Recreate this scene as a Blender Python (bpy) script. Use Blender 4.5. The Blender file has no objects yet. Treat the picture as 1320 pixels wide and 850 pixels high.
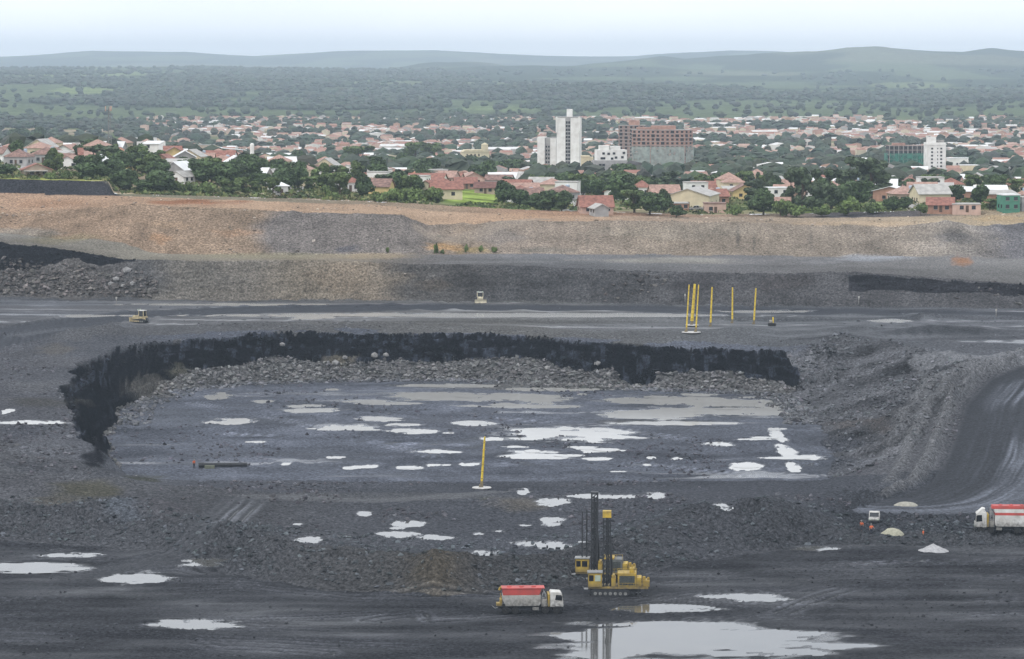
import bpy, bmesh, math, random
import numpy as np
from mathutils import Matrix, Vector

# ------------------------------------------------------------------ camera, sky, sun, exposure
sc = bpy.context.scene
F_PX, W_PX, H_PX, HOR = 4000.0, 1320.0, 850.0, 85.0      # focal length in photo pixels, photo size, horizon row
CAM_H = 76.0
PITCH = math.atan((H_PX / 2 - HOR) / F_PX)
cam = bpy.data.cameras.new("camera"); cam_o = bpy.data.objects.new("camera", cam)
sc.collection.objects.link(cam_o); sc.camera = cam_o
cam.sensor_width = 36.0; cam.sensor_fit = 'HORIZONTAL'; cam.lens = F_PX / W_PX * 36.0
cam.clip_start = 1.0; cam.clip_end = 80000.0
cam_o.location = (0, 0, CAM_H); cam_o.rotation_euler = (math.pi / 2 - PITCH, 0, 0)

SUN_EL, SUN_AZ = math.radians(52), math.radians(-50)      # high behind cloud, from the upper left behind the camera
sun = bpy.data.lights.new("sun", 'SUN'); sun.energy = 1.35; sun.angle = math.radians(14); sun.color = (1.0, 0.97, 0.92)
sun_o = bpy.data.objects.new("sun", sun); sc.collection.objects.link(sun_o)
sun_dir = Vector((math.sin(SUN_AZ) * math.cos(SUN_EL), -math.cos(SUN_AZ) * math.cos(SUN_EL), math.sin(SUN_EL)))
sun_o.rotation_euler = (-sun_dir).to_track_quat('-Z', 'Y').to_euler()

world = bpy.data.worlds.new("World"); sc.world = world; world.use_nodes = True
wn, wl = world.node_tree.nodes, world.node_tree.links
wn.clear()
out = wn.new('ShaderNodeOutputWorld'); bg = wn.new('ShaderNodeBackground'); bg.inputs['Strength'].default_value = 0.11
sky = wn.new('ShaderNodeTexSky'); sky.sky_type = 'NISHITA'; sky.sun_disc = False
sky.sun_elevation = SUN_EL; sky.sun_rotation = math.pi + SUN_AZ
sky.air_density = 1.0; sky.dust_density = 3.0
tc = wn.new('ShaderNodeTexCoord'); mp = wn.new('ShaderNodeMapping'); mp.inputs['Scale'].default_value = (1, 1, 4)
cn = wn.new('ShaderNodeTexNoise'); cn.inputs['Scale'].default_value = 3.0; cn.inputs['Detail'].default_value = 5
cr = wn.new('ShaderNodeValToRGB')
cr.color_ramp.elements[0].position = 0.3; cr.color_ramp.elements[0].color = (8.6, 9.2, 10.2, 1)
cr.color_ramp.elements[1].position = 0.7; cr.color_ramp.elements[1].color = (11.4, 11.6, 12.0, 1)
mx = wn.new('ShaderNodeMixRGB'); mx.inputs['Fac'].default_value = 0.88          # thick cloud deck over the blue sky
wl.new(tc.outputs['Generated'], mp.inputs['Vector']); wl.new(mp.outputs['Vector'], cn.inputs['Vector'])
wl.new(cn.outputs['Fac'], cr.inputs['Fac']); wl.new(sky.outputs['Color'], mx.inputs['Color1'])
wl.new(cr.outputs['Color'], mx.inputs['Color2']); wl.new(mx.outputs['Color'], bg.inputs['Color'])
wl.new(bg.outputs['Background'], out.inputs['Surface'])

sc.view_settings.view_transform = 'Standard'; sc.view_settings.look = 'None'
sc.view_settings.exposure = 0.3; sc.view_settings.gamma = 1.0; sc.view_settings.use_curve_mapping = False
sc.cycles.use_denoising = True
sc.cycles.max_bounces = 4; sc.cycles.diffuse_bounces = 2; sc.cycles.glossy_bounces = 2
sc.cycles.volume_bounces = 0; sc.cycles.transparent_max_bounces = 6
sc.cycles.caustics_reflective = False; sc.cycles.caustics_refractive = False

random.seed(7); rng = np.random.default_rng(7)
COL = sc.collection

# ------------------------------------------------------------------ pixel <-> world
CT, ST = math.cos(PITCH), math.sin(PITCH)
def ray(px, py):
    r = (px - W_PX / 2) / F_PX; u = (H_PX / 2 - py) / F_PX
    return r, CT + u * ST, -ST + u * CT
def at_z(px, py, z):
    rx, ry, rz = ray(px, py); t = (z - CAM_H) / rz
    return rx * t, ry * t
def at_y(px, py, Y):
    rx, ry, rz = ray(px, py); t = Y / ry
    return rx * t, CAM_H + rz * t
def to_px(X, Y, Z):
    dz = Z - CAM_H; dep = Y * CT - dz * ST; up = Y * ST + dz * CT
    return W_PX / 2 + F_PX * X / dep, H_PX / 2 - F_PX * up / dep
def qof(X, Y): return 660 + F_PX * X / Y                  # bearing from the look-out, in photo pixels

# ------------------------------------------------------------------ noise
def _h(ix, iy, s):
    n = (ix.astype(np.int64) * 374761393 + iy.astype(np.int64) * 668265263 + s * 974711) & 0x7fffffff
    n = ((n ^ (n >> 13)) * 1274126177) & 0x7fffffff
    n = ((n ^ (n >> 16)) * 668265263) & 0x7fffffff
    return ((n ^ (n >> 15)) & 0xffff) / 65535.0
def vn(x, y, s=0):
    x = np.asarray(x, float); y = np.asarray(y, float)
    ix = np.floor(x); iy = np.floor(y); fx = x - ix; fy = y - iy
    fx = fx * fx * (3 - 2 * fx); fy = fy * fy * (3 - 2 * fy)
    a = _h(ix, iy, s); b = _h(ix + 1, iy, s); c = _h(ix, iy + 1, s); d = _h(ix + 1, iy + 1, s)
    return ((a + (b - a) * fx) * (1 - fy) + (c + (d - c) * fx) * fy) * 2 - 1
def fbm(x, y, s=0, o=4, g=0.5):
    t = 0; a = 1.0; n = 0
    for k in range(o):
        t = t + a * vn(x, y, s + k * 17); n += a; a *= g
        x, y = 1.6 * x + 1.2 * y + 3.1, -1.2 * x + 1.6 * y + 7.7
    return t / n
def rocks(x, y, s=0):
    """heap of rounded stones: highest of the domes around a point, cell size 1"""
    ix = np.floor(x); iy = np.floor(y); best = np.zeros_like(x)
    for ox in (-1, 0, 1):
        for oy in (-1, 0, 1):
            cx = ix + ox; cy = iy + oy
            px_ = cx + _h(cx, cy, s); py_ = cy + _h(cx, cy, s + 5); r = 0.3 + 0.55 * _h(cx, cy, s + 9) ** 2
            d2 = ((x - px_) ** 2 + (y - py_) ** 2) / (r * r)
            best = np.maximum(best, r * np.sqrt(np.clip(1 - d2, 0, 1)))
    return best
def sstep(a, b, x):
    t = np.clip((x - a) / (b - a), 0, 1); return t * t * (3 - 2 * t)

# ------------------------------------------------------------------ break lines of the terrain: (px, py, z) or (px, py, 'Y', distance)
LINES = []
def line(*pts):
    qs, ys, zs = [], [], []
    for p in pts:
        if len(p) == 3:
            X, Y = at_z(p[0], p[1], p[2]); z = p[2]
        else:
            Y = p[3]; X, z = at_y(p[0], p[1], Y)
        qs.append(qof(X, Y)); ys.append(Y); zs.append(z)
    LINES.append((np.array(qs), np.array(ys), np.array(zs))); return len(LINES) - 1
def flat(Y, *qz):
    LINES.append((np.array([a for a, b in qz]), np.array([Y] * len(qz), float), np.array([b for a, b in qz]))); return len(LINES) - 1

flat(300, (660, 0))
line((0, 872, 0), (1320, 872, 0))
L1 = line((-200, 690, .3), (0, 700, .3), (200, 708, .2), (300, 744, .2), (430, 760, .1), (560, 770, .1), (700, 762, .1), (760, 752, .1), (850, 737, .1), (950, 718, .2), (1080, 703, .3), (1320, 706, .3))
L2 = line((-200, 640, 3), (0, 650, 2.5), (150, 655, 3), (280, 684, 3.4), (400, 703, 3.4), (480, 712, 3.2), (560, 719, 4.2), (640, 722, 3.2), (700, 714, 3.2), (800, 690, 3.2), (880, 662, 4.6), (980, 648, 4.8), (1045, 655, 3.6), (1110, 684, .8), (1320, 689, .9))
L3 = line((-200, 600, 5), (0, 612, 4), (140, 622, 2.2), (250, 628, 1.8), (400, 636, 1.8), (620, 638, 1.9), (760, 640, 1.5), (900, 632, 1.2), (1060, 634, .2), (1180, 634, .3), (1320, 641, .6))
L4 = line((-200, 560, 6.5), (0, 575, 5.2), (70, 592, 4.4), (125, 600, 3.4), (165, 612, -2), (210, 617, -2.9), (600, 622, -3), (900, 620, -3), (1050, 618, -2.9), (1120, 612, -.5), (1190, 615, .6), (1320, 612, 1.8))
L5 = line((-200, 424, 9.8), (0, 430, 9.0), (85, 437, 8.6), (180, 434, 8.6), (300, 428, 8.3), (450, 425, 8.3), (600, 430, 8.1), (760, 437, 7.8), (900, 442, 7.2), (1010, 449, 6.6), (1060, 448, 7.2), (1150, 452, 7.6), (1220, 458, 8), (1320, 462, 8.5), (1520, 464, 9))
L6 = line((-200, 380, 9), (0, 383, 8.8), (330, 387, 8.5), (660, 389, 8.5), (900, 393, 8.1), (1000, 395, 8), (1320, 398, 8.2), (1520, 398, 8.5))
L7 = line((-200, 305, 'Y', 915), (0, 313, 'Y', 915), (60, 318, 'Y', 913), (110, 326, 'Y', 911), (160, 334, 'Y', 908), (240, 336, 'Y', 905), (400, 336, 'Y', 903), (600, 341, 'Y', 901), (760, 346, 'Y', 899), (900, 352, 'Y', 896), (1000, 352, 'Y', 893), (1100, 351, 'Y', 890), (1200, 357, 'Y', 887), (1320, 366, 'Y', 884), (1520, 370, 'Y', 884))
L8 = line((-200, 292, 'Y', 955), (0, 300, 'Y', 950), (110, 312, 'Y', 944), (200, 327, 'Y', 932), (330, 329, 'Y', 930), (540, 328, 'Y', 935), (660, 327, 'Y', 954), (900, 329, 'Y', 970), (1100, 331, 'Y', 970), (1320, 333, 'Y', 968), (1520, 334, 'Y', 968))
L9 = line((-200, 272, 'Y', 975), (0, 275, 'Y', 975), (100, 270, 'Y', 970), (180, 265, 'Y', 962), (330, 270, 'Y', 956), (440, 275, 'Y', 956), (520, 277, 'Y', 957), (550, 290, 'Y', 966), (600, 288, 'Y', 976), (660, 285, 'Y', 982), (900, 285, 'Y', 998), (1050, 290, 'Y', 998), (1180, 291, 'Y', 996), (1240, 292, 'Y', 995), (1320, 287, 'Y', 995), (1520, 285, 'Y', 995))
L10 = line((-200, 250, 'Y', 1000), (0, 250, 'Y', 1000), (145, 252, 'Y', 998), (330, 259, 'Y', 985), (480, 264, 'Y', 990), (560, 272, 'Y', 1005), (660, 276, 'Y', 1012), (900, 280, 'Y', 1030), (1050, 281, 'Y', 1030), (1180, 279, 'Y', 1030), (1320, 276, 'Y', 1030), (1520, 276, 'Y', 1030))
L11 = line((-200, 231, 'Y', 1006), (0, 231, 'Y', 1006), (139, 234, 'Y', 1006), (147, 250, 'Y', 1010), (330, 255, 'Y', 1010), (480, 260, 'Y', 1015), (660, 270, 'Y', 1035), (900, 277, 'Y', 1045), (1050, 275, 'Y', 1045), (1180, 272, 'Y', 1045), (1320, 270, 'Y', 1045), (1520, 270, 'Y', 1045))
MINE_LAST = L11
flat(1250, (0, 39), (200, 37), (330, 32), (500, 28), (660, 24), (900, 24), (1320, 25))
flat(1500, (0, 34), (200, 33), (330, 26), (500, 22), (660, 18), (900, 17), (1320, 17))
flat(1900, (0, 14), (330, 12), (660, 9.5), (1320, 7))
flat(2600, (0, -4), (660, -4), (1320, -4))
flat(3500, (0, -12), (660, -11), (1320, -11))
flat(5000, (0, -9), (660, -9), (1320, -9))
flat(6500, (0, 4), (300, -2), (660, -2), (1000, -8), (1320, -6))
flat(8000, (0, 22), (200, 15), (500, 4), (800, 16), (1000, -4), (1320, 2))
flat(10500, (0, 46), (300, 42), (480, 30), (620, 24), (800, 14), (1000, 10), (1320, 14))
flat(13000, (0, 58), (300, 58), (480, 48), (600, 46), (850, 50), (1000, 44), (1150, 62), (1320, 56))
flat(16000, (0, 56), (200, 74), (290, 90), (380, 60), (470, 56), (560, 96), (640, 100), (740, 84), (850, 124), (880, 104), (1000, 128), (1070, 140), (1130, 158), (1200, 132), (1240, 128), (1275, 148), (1330, 128), (1600, 120))
flat(18500, (0, 30), (660, 30), (1320, 40))
flat(25000, (-200, 150), (0, 140), (120, 200), (240, 196), (330, 150), (430, 190), (560, 196), (700, 150), (820, 150), (940, 196), (1000, 188), (1100, 150), (1320, 170))
flat(29000, (660, 20))
NL = len(LINES)

def lerp_lines(q):
    q = np.asarray(q, float)
    return np.stack([np.interp(q, l[0], l[1]) for l in LINES]), np.stack([np.interp(q, l[0], l[2]) for l in LINES])
def base_z(X, Y):
    """height of the big shapes and which strip (float: line index + fraction) a point lies in"""
    q = qof(X, Y); Ys, Zs = lerp_lines(q)
    z = np.full(q.shape, 0.0); t = np.zeros(q.shape)
    for i in range(NL - 1):
        d = np.maximum(Ys[i + 1] - Ys[i], 0.5); f = (Y - Ys[i]) / d
        m = (Y >= Ys[i])
        z = np.where(m, Zs[i] + (Zs[i + 1] - Zs[i]) * np.clip(f, 0, 1), z); t = np.where(m, i + np.clip(f, 0, 1), t)
    return z, t, q

FLOOR_Z = -3.0
toe = [(158, 612), (150, 585), (146, 560), (152, 534), (205, 508), (290, 496), (350, 492), (450, 490), (600, 492), (760, 499), (900, 504), (985, 506), (1022, 512), (1048, 540), (1075, 590), (1062, 618), (1000, 640), (600, 640), (350, 640), (230, 630)]
TOE = np.array([at_z(a, b, FLOOR_Z) for a, b in toe])
def sdf_poly(X, Y, P):
    d2 = np.full(X.shape, 1e12); ins = np.zeros(X.shape, bool)
    for k in range(len(P)):
        ax, ay = P[k]; bx, by = P[(k + 1) % len(P)]
        ex, ey = bx - ax, by - ay; wx, wy = X - ax, Y - ay
        t = np.clip((wx * ex + wy * ey) / (ex * ex + ey * ey), 0, 1)
        d2 = np.minimum(d2, (wx - ex * t) ** 2 + (wy - ey * t) ** 2)
        ins ^= ((ay > Y) != (by > Y)) & (X < ex * (Y - ay) / (ey if abs(ey) > 1e-9 else 1e-9) + ax)
    return np.where(ins, -1, 1) * np.sqrt(d2)
def dist_path(X, Y, P):
    """distance to an open path, signed by side, and the running length along it"""
    best = np.full(X.shape, 1e12); side = np.ones(X.shape); run = np.zeros(X.shape); acc = 0
    for k in range(len(P) - 1):
        ax, ay = P[k]; bx, by = P[k + 1]; ex, ey = bx - ax, by - ay; L = math.hypot(ex, ey)
        t = np.clip(((X - ax) * ex + (Y - ay) * ey) / (L * L), 0, 1)
        dx, dy = X - ax - ex * t, Y - ay - ey * t; d = dx * dx + dy * dy
        m = d < best; best = np.where(m, d, best); side = np.where(m, np.sign(ex * dy - ey * dx), side); run = np.where(m, acc + t * L, run); acc += L
    return np.sqrt(best) * side, run

def big_z(X, Y):
    """big shapes with the pit dug into them (no small relief)"""
    z, t, q = base_z(X, Y)
    m = (Y > 520) & (Y < 860) & (q > -40) & (q < 1260)
    carve = np.zeros(X.shape); s_all = np.full(X.shape, 99.0)
    if m.any():
        x, y = X[m], Y[m]; s = sdf_poly(x, y, TOE)
        s = s + 3.4 * fbm(x / 18, y / 18, 11, 3) + 0.8 * fbm(x / 5, y / 5, 12, 3) + 0.9 * (_h(np.floor(x / 3.2 + vn(x / 6, y / 6, 18)), np.floor(y / 4), 16) - .5)
        right = sstep(980, 1075, q[m])
        tal = 6.5 + 3.2 * fbm(x / 22, y / 22, 13, 2)
        left_ = sstep(300, 175, q[m]) * sstep(800, 740, y); tal = tal * (1 - 0.9 * left_)
        prof_w = np.where(s < tal, s * 0.62, tal * 0.62 + (s - tal) * (1.8 - 0.85 * left_))
        hw_ = np.maximum(prof_w - tal * .62, 0) / 1.7 + .8 * fbm(x / 12, y / 12, 19, 2); fl_ = np.floor(hw_); fq_ = hw_ - fl_   # ledges
        prof_w = np.where(s < tal, prof_w, prof_w + .38 * (sstep(.2, .95, fq_) - fq_) * 1.7)
        prof_r = s * (0.30 + 0.06 * fbm(x / 20, y / 20, 14, 2)) + 0.0
        zp = FLOOR_Z + np.where(s > 0, prof_w * (1 - right) + prof_r * right, 0)
        zb = z[m]; zn = np.minimum(zb, zp)
        front = sstep(600, 575, y)
        zn = np.where(y < 600, zb * front + zn * (1 - front), zn)
        c = np.where((zp < zb) & (s > 0), np.where(s < tal, 1.0, 2.0), 0.0)
        c = np.where((right + .5 * fbm(x / 9, y / 9, 15, 3) > .45) & (c > 0), 3.0, c)
        c = np.where(s <= 0, 4.0, c)
        z[m] = zn; carve[m] = np.where(y < 588, 0, c); s_all[m] = s
    return z, t, q, carve, s_all
def hit(px, py, Y0=None):
    """where the sight line through a photo pixel meets the ground (big shapes)"""
    rx, ry, rz = ray(px, py)
    Y = np.concatenate([np.arange(380, 1100, 0.5), np.arange(1100, 6000, 4.0)]); t = Y / ry
    X, Zr = rx * t, CAM_H + rz * t
    zg = big_z(X, Y)[0]; k = np.argmax(zg >= Zr)
    return float(X[k]), float(Y[k]), float(zg[k])

# ------------------------------------------------------------------ materials
MATS = {}
def nodes_of(name):
    m = bpy.data.materials.new(name); m.use_nodes = True
    return m, m.node_tree.nodes, m.node_tree.links, m.node_tree.nodes['Principled BSDF']
def mat(name, color, rough=0.75, var=0.12, scale=2.0, metal=0.0, bump=0.0, spec=0.35, dirt=None, mud=0):
    """plain procedural surface: two noise scales break up the colour, optional dirt and bump"""
    if name in MATS: return MATS[name]
    m, n, l, b = nodes_of(name); c = tuple(color) + (1,)
    tcn = n.new('ShaderNodeTexCoord'); nz = n.new('ShaderNodeTexNoise'); nz.inputs['Scale'].default_value = scale; nz.inputs['Detail'].default_value = 6
    l.new(tcn.outputs['Object'], nz.inputs['Vector'])
    rp = n.new('ShaderNodeValToRGB'); rp.color_ramp.elements[0].position = 0.3; rp.color_ramp.elements[1].position = 0.7
    d = dirt or tuple(x * (1 - 2.2 * var) for x in color)
    rp.color_ramp.elements[0].color = tuple(max(0, x) for x in d) + (1,); rp.color_ramp.elements[1].color = tuple(min(1, x * (1 + var)) for x in color) + (1,)
    l.new(nz.outputs['Fac'], rp.inputs['Fac'])
    if mud:                                                # splashed mud, thickest near the wheels
        sx_ = n.new('ShaderNodeSeparateXYZ'); l.new(tcn.outputs['Object'], sx_.inputs[0]); n3 = n.new('ShaderNodeTexNoise'); n3.inputs['Scale'].default_value = 2.4; n3.inputs['Detail'].default_value = 7; l.new(tcn.outputs['Object'], n3.inputs['Vector'])
        ad_ = n.new('ShaderNodeMath'); ad_.operation = 'MULTIPLY_ADD'; ad_.inputs[1].default_value = -3.4; l.new(n3.outputs['Fac'], ad_.inputs[0]); l.new(sx_.outputs['Z'], ad_.inputs[2])
        mr_ = n.new('ShaderNodeMapRange'); mr_.inputs['From Min'].default_value = mud; mr_.inputs['From Max'].default_value = mud - 1.5; mr_.inputs['To Max'].default_value = .8; l.new(ad_.outputs[0], mr_.inputs['Value'])
        mm_ = n.new('ShaderNodeMix'); mm_.data_type = 'RGBA'; l.new(mr_.outputs['Result'], mm_.inputs[0]); l.new(rp.outputs['Color'], mm_.inputs[6]); mm_.inputs[7].default_value = (.085, .08, .075, 1); l.new(mm_.outputs[2], b.inputs['Base Color'])
    else: l.new(rp.outputs['Color'], b.inputs['Base Color'])
    b.inputs['Roughness'].default_value = rough; b.inputs['Metallic'].default_value = metal; b.inputs['Specular IOR Level'].default_value = spec
    if bump:
        bp = n.new('ShaderNodeBump'); bp.inputs['Strength'].default_value = bump; bp.inputs['Distance'].default_value = 0.1
        l.new(nz.outputs['Fac'], bp.inputs['Height']); l.new(bp.outputs['Normal'], b.inputs['Normal'])
    MATS[name] = m; return m

def ground_mat(name, fine, coarse, bump):
    """earth and broken rock: colour zones come from the 'earth' attribute, grain, grit and painted light-dark of facets from noise"""
    m, n, l, b = nodes_of(name)
    at = n.new('ShaderNodeAttribute'); at.attribute_name = 'earth'
    aw = n.new('ShaderNodeAttribute'); aw.attribute_name = 'wet'
    geo = n.new('ShaderNodeNewGeometry')
    n1 = n.new('ShaderNodeTexNoise'); n1.inputs['Scale'].default_value = fine; n1.inputs['Detail'].default_value = 8; n1.inputs['Roughness'].default_value = 0.7
    n2 = n.new('ShaderNodeTexVoronoi'); n2.inputs['Scale'].default_value = coarse
    l.new(geo.outputs['Position'], n1.inputs['Vector']); l.new(geo.outputs['Position'], n2.inputs['Vector'])
    r1 = n.new('ShaderNodeMapRange'); r1.inputs['From Min'].default_value = 0.3; r1.inputs['From Max'].default_value = 0.7; r1.inputs['To Min'].default_value = 0.28; r1.inputs['To Max'].default_value = 1.8  # wide range: grit plus the light-dark contrast of wet facets, put into the colour
    l.new(n1.outputs['Fac'], r1.inputs['Value'])
    sep = n.new('ShaderNodeSeparateColor'); l.new(n2.outputs['Color'], sep.inputs['Color'])
    r2 = n.new('ShaderNodeMapRange'); r2.inputs['To Min'].default_value = 0.68; r2.inputs['To Max'].default_value = 1.34
    l.new(sep.outputs['Red'], r2.inputs['Value'])
    # wet, rolled ground shows less grit
    flat_ = n.new('ShaderNodeMapRange'); flat_.inputs['To Min'].default_value = 1.0; flat_.inputs['To Max'].default_value = 0.35
    l.new(aw.outputs['Fac'], flat_.inputs['Value'])
    mul = n.new('ShaderNodeMath'); mul.operation = 'MULTIPLY'; l.new(r1.outputs['Result'], mul.inputs[0]); l.new(r2.outputs['Result'], mul.inputs[1])
    mixv = n.new('ShaderNodeMix'); mixv.data_type = 'FLOAT'; mixv.inputs[2].default_value = 1.0
    l.new(flat_.outputs['Result'], mixv.inputs[0]); l.new(mul.outputs[0], mixv.inputs[3])
    vm = n.new('ShaderNodeVectorMath'); vm.operation = 'SCALE'
    l.new(at.outputs['Color'], vm.inputs[0]); l.new(mixv.outputs[0], vm.inputs['Scale']); l.new(vm.outputs['Vector'], b.inputs['Base Color'])
    def curve(node_in, stops):
        cr_ = n.new('ShaderNodeValToRGB'); cr_.color_ramp.interpolation = 'LINEAR'
        while len(cr_.color_ramp.elements) < len(stops): cr_.color_ramp.elements.new(.5)
        for e_, (p_, v_) in zip(cr_.color_ramp.elements, stops): e_.position = p_; e_.color = (v_, v_, v_, 1)
        l.new(aw.outputs['Fac'], cr_.inputs['Fac']); l.new(cr_.outputs['Color'], node_in)
    curve(b.inputs['Roughness'], [(0, .9), (.7, .5), (1, .14)]); curve(b.inputs['Specular IOR Level'], [(0, 0), (.7, .05), (1, .5)])
    bp = n.new('ShaderNodeBump'); bp.inputs['Distance'].default_value = bump; 
    bs = n.new('ShaderNodeMapRange'); bs.inputs['To Min'].default_value = 0.9; bs.inputs['To Max'].default_value = 0.25
    l.new(aw.outputs['Fac'], bs.inputs['Value']); l.new(bs.outputs['Result'], bp.inputs['Strength'])
    ad = n.new('ShaderNodeMath'); ad.operation = 'SUBTRACT'; l.new(n1.outputs['Fac'], ad.inputs[0]); l.new(n2.outputs['Distance'], ad.inputs[1])
    l.new(ad.outputs[0], bp.inputs['Height']); l.new(bp.outputs['Normal'], b.inputs['Normal'])
    MATS[name] = m; return m

def attr_mat(name, attr, rough=0.9, spec=0.2, scale=0.5, var=0.25, transl=False):
    m, n, l, b = nodes_of(name)
    at = n.new('ShaderNodeAttribute'); at.attribute_name = attr
    geo = n.new('ShaderNodeNewGeometry'); nz = n.new('ShaderNodeTexNoise'); nz.inputs['Scale'].default_value = scale; nz.inputs['Detail'].default_value = 4
    l.new(geo.outputs['Position'], nz.inputs['Vector'])
    r1 = n.new('ShaderNodeMapRange'); r1.inputs['From Min'].default_value = 0.3; r1.inputs['From Max'].default_value = 0.7; r1.inputs['To Min'].default_value = 1 - var; r1.inputs['To Max'].default_value = 1 + var
    l.new(nz.outputs['Fac'], r1.inputs['Value'])
    vm = n.new('ShaderNodeVectorMath'); vm.operation = 'SCALE'; l.new(at.outputs['Color'], vm.inputs[0]); l.new(r1.outputs['Result'], vm.inputs['Scale'])
    l.new(vm.outputs['Vector'], b.inputs['Base Color']); b.inputs['Roughness'].default_value = rough; b.inputs['Specular IOR Level'].default_value = spec
    MATS[name] = m; return m

def water_mat(key, name, ca, cb):
    m, n, l, b = nodes_of(name)
    geo = n.new('ShaderNodeNewGeometry'); nz = n.new('ShaderNodeTexNoise'); nz.inputs['Scale'].default_value = 0.25; nz.inputs['Detail'].default_value = 4
    l.new(geo.outputs['Position'], nz.inputs['Vector'])
    rp = n.new('ShaderNodeValToRGB'); rp.color_ramp.elements[0].color = ca + (1,); rp.color_ramp.elements[1].color = cb + (1,)
    l.new(nz.outputs['Fac'], rp.inputs['Fac']); l.new(rp.outputs['Color'], b.inputs['Base Color'])
    b.inputs['Roughness'].default_value = 0.06 if key == 'thin' else .16; b.inputs['IOR'].default_value = 1.33; b.inputs['Specular IOR Level'].default_value = 0.5
    MATS[key] = m; return m
water_mat('milky', 'milky_pit_water', (.28, .276, .26), (.36, .355, .335)); water_mat('thin', 'thin_water_over_black_mud', (.05, .05, .048), (.10, .098, .09))

# ------------------------------------------------------------------ mesh helpers
def mesh_grid(name, P, attrs, material):
    """P: rows x cols x 3"""
    R, C = P.shape[:2]; me = bpy.data.meshes.new(name)
    me.vertices.add(R * C); me.vertices.foreach_set('co', P.reshape(-1).astype(np.float32))
    i = np.arange(R * C).reshape(R, C)
    f = np.stack([i[:-1, :-1], i[:-1, 1:], i[1:, 1:], i[1:, :-1]], -1).reshape(-1).astype(np.int32)
    nf = (R - 1) * (C - 1)
    me.loops.add(nf * 4); me.loops.foreach_set('vertex_index', f)
    me.polygons.add(nf); me.polygons.foreach_set('loop_start', np.arange(0, nf * 4, 4, dtype=np.int32))
    me.polygons.foreach_set('use_smooth', np.ones(nf, bool))
    me.update(calc_edges=True)
    for k, v in attrs.items():
        if v.ndim == 3:
            a = me.attributes.new(k, 'FLOAT_COLOR', 'POINT'); v4 = np.concatenate([v, np.ones(v.shape[:2] + (1,))], -1); a.data.foreach_set('color', v4.reshape(-1).astype(np.float32))
        else:
            a = me.attributes.new(k, 'FLOAT', 'POINT'); a.data.foreach_set('value', v.reshape(-1).astype(np.float32))
    me.materials.append(material)
    o = bpy.data.objects.new(name, me); COL.objects.link(o); return o
def tris_obj(name, V, T, material, colors=None, smooth=False, attr='tint'):
    """V: n x 3, T: m x 3 or m x 4"""
    me = bpy.data.meshes.new(name); k = T.shape[1]
    me.vertices.add(len(V)); me.vertices.foreach_set('co', V.reshape(-1).astype(np.float32))
    me.loops.add(T.size); me.loops.foreach_set('vertex_index', T.reshape(-1).astype(np.int32))
    me.polygons.add(len(T)); me.polygons.foreach_set('loop_start', np.arange(0, T.size, k, dtype=np.int32))
    me.polygons.foreach_set('use_smooth', np.full(len(T), smooth))
    me.update(calc_edges=True)
    if colors is not None:
        a = me.attributes.new(attr, 'FLOAT_COLOR', 'POINT'); a.data.foreach_set('color', np.concatenate([colors, np.ones((len(colors), 1))], 1).reshape(-1).astype(np.float32))
    if material: me.materials.append(material)
    o = bpy.data.objects.new(name, me); COL.objects.link(o); return o

# ------------------------------------------------------------------ the ground of the mine
Q0, Q1, NC = -330.0, 1650.0, 1020
qs = np.linspace(Q0, Q1, NC)
Ys, Zs = lerp_lines(qs)
bt = TOE[3:13]; toe_q = np.array([qof(a, b) for a, b in bt]); toe_Y = np.interp(qs, toe_q, bt[:, 1])
toe_Y = np.clip(toe_Y, Ys[L4] + 30, Ys[L5] - 14)
nodes = [np.full(NC, 384.0), Ys[1], Ys[L1] - 1.5, Ys[L2] + 1.5, Ys[L3], Ys[L4], toe_Y - 4, toe_Y + 15, Ys[L5] + 12, Ys[L6] - 3, Ys[L6] + 1, Ys[L7] + 2, Ys[L8], Ys[L9] + 1, Ys[L10], Ys[L11]]
counts = [4, 105, 62, 52, 34, 90, 84, 14, 34, 6, 64, 16, 56, 14, 16]
nodes = np.maximum.accumulate(np.stack(nodes), 0)
rows = []
for k, c in enumerate(counts):
    f = np.linspace(0, 1, c, endpoint=False)[:, None]; rows.append(nodes[k] * (1 - f) + nodes[k + 1] * f)
rows.append(nodes[-1][None]); GY = np.concatenate(rows); GX = (qs[None] - 660) / F_PX * GY
R_, C_ = GY.shape
GY = GY + 1e-4 * np.arange(R_)[:, None]
z, t, q, carve, s_pit = big_z(GX, GY)
PX, PY = to_px(GX, GY, z)
X, Y = GX, GY

# ramp of the haul road on the right, with its windrows
ramp_pts = [(1150, 640), (1192, 622), (1212, 592), (1224, 560), (1237, 522), (1268, 490), (1320, 470), (1420, 455), (1520, 450)]
RAMP = np.array([hit(a, b)[:2] for a, b in ramp_pts])
dr, run = dist_path(X, Y, RAMP); dr = -dr                # > 0 on the road side (right)
near_ramp = (q > 1080) & (Y > 520) & (Y < 820)
on_road = near_ramp & (dr > 0) & (q < 1700)
berm = np.where(near_ramp, np.exp(-((dr + 2.0) / 1.3) ** 2) * 2.1 + np.exp(-((dr + 7.0) / 1.5) ** 2) * 1.7 + np.exp(-((dr + 12) / 2.0) ** 2) * 1.2, 0) * sstep(1120, 1190, q)
berm *= 1 + 0.6 * fbm(X / 3, Y / 4, 31, 3)
z = z + berm * sstep(800, 760, Y) * sstep(525, 545, Y)
ruts = np.sin(dr * 4.2 + 2.2 * fbm(run / 30, dr / 9, 33, 2)) * np.exp(-((np.mod(dr + 3 * fbm(run / 40, dr / 30, 32, 2), 9) - 4.5) / 3.4) ** 2)

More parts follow.
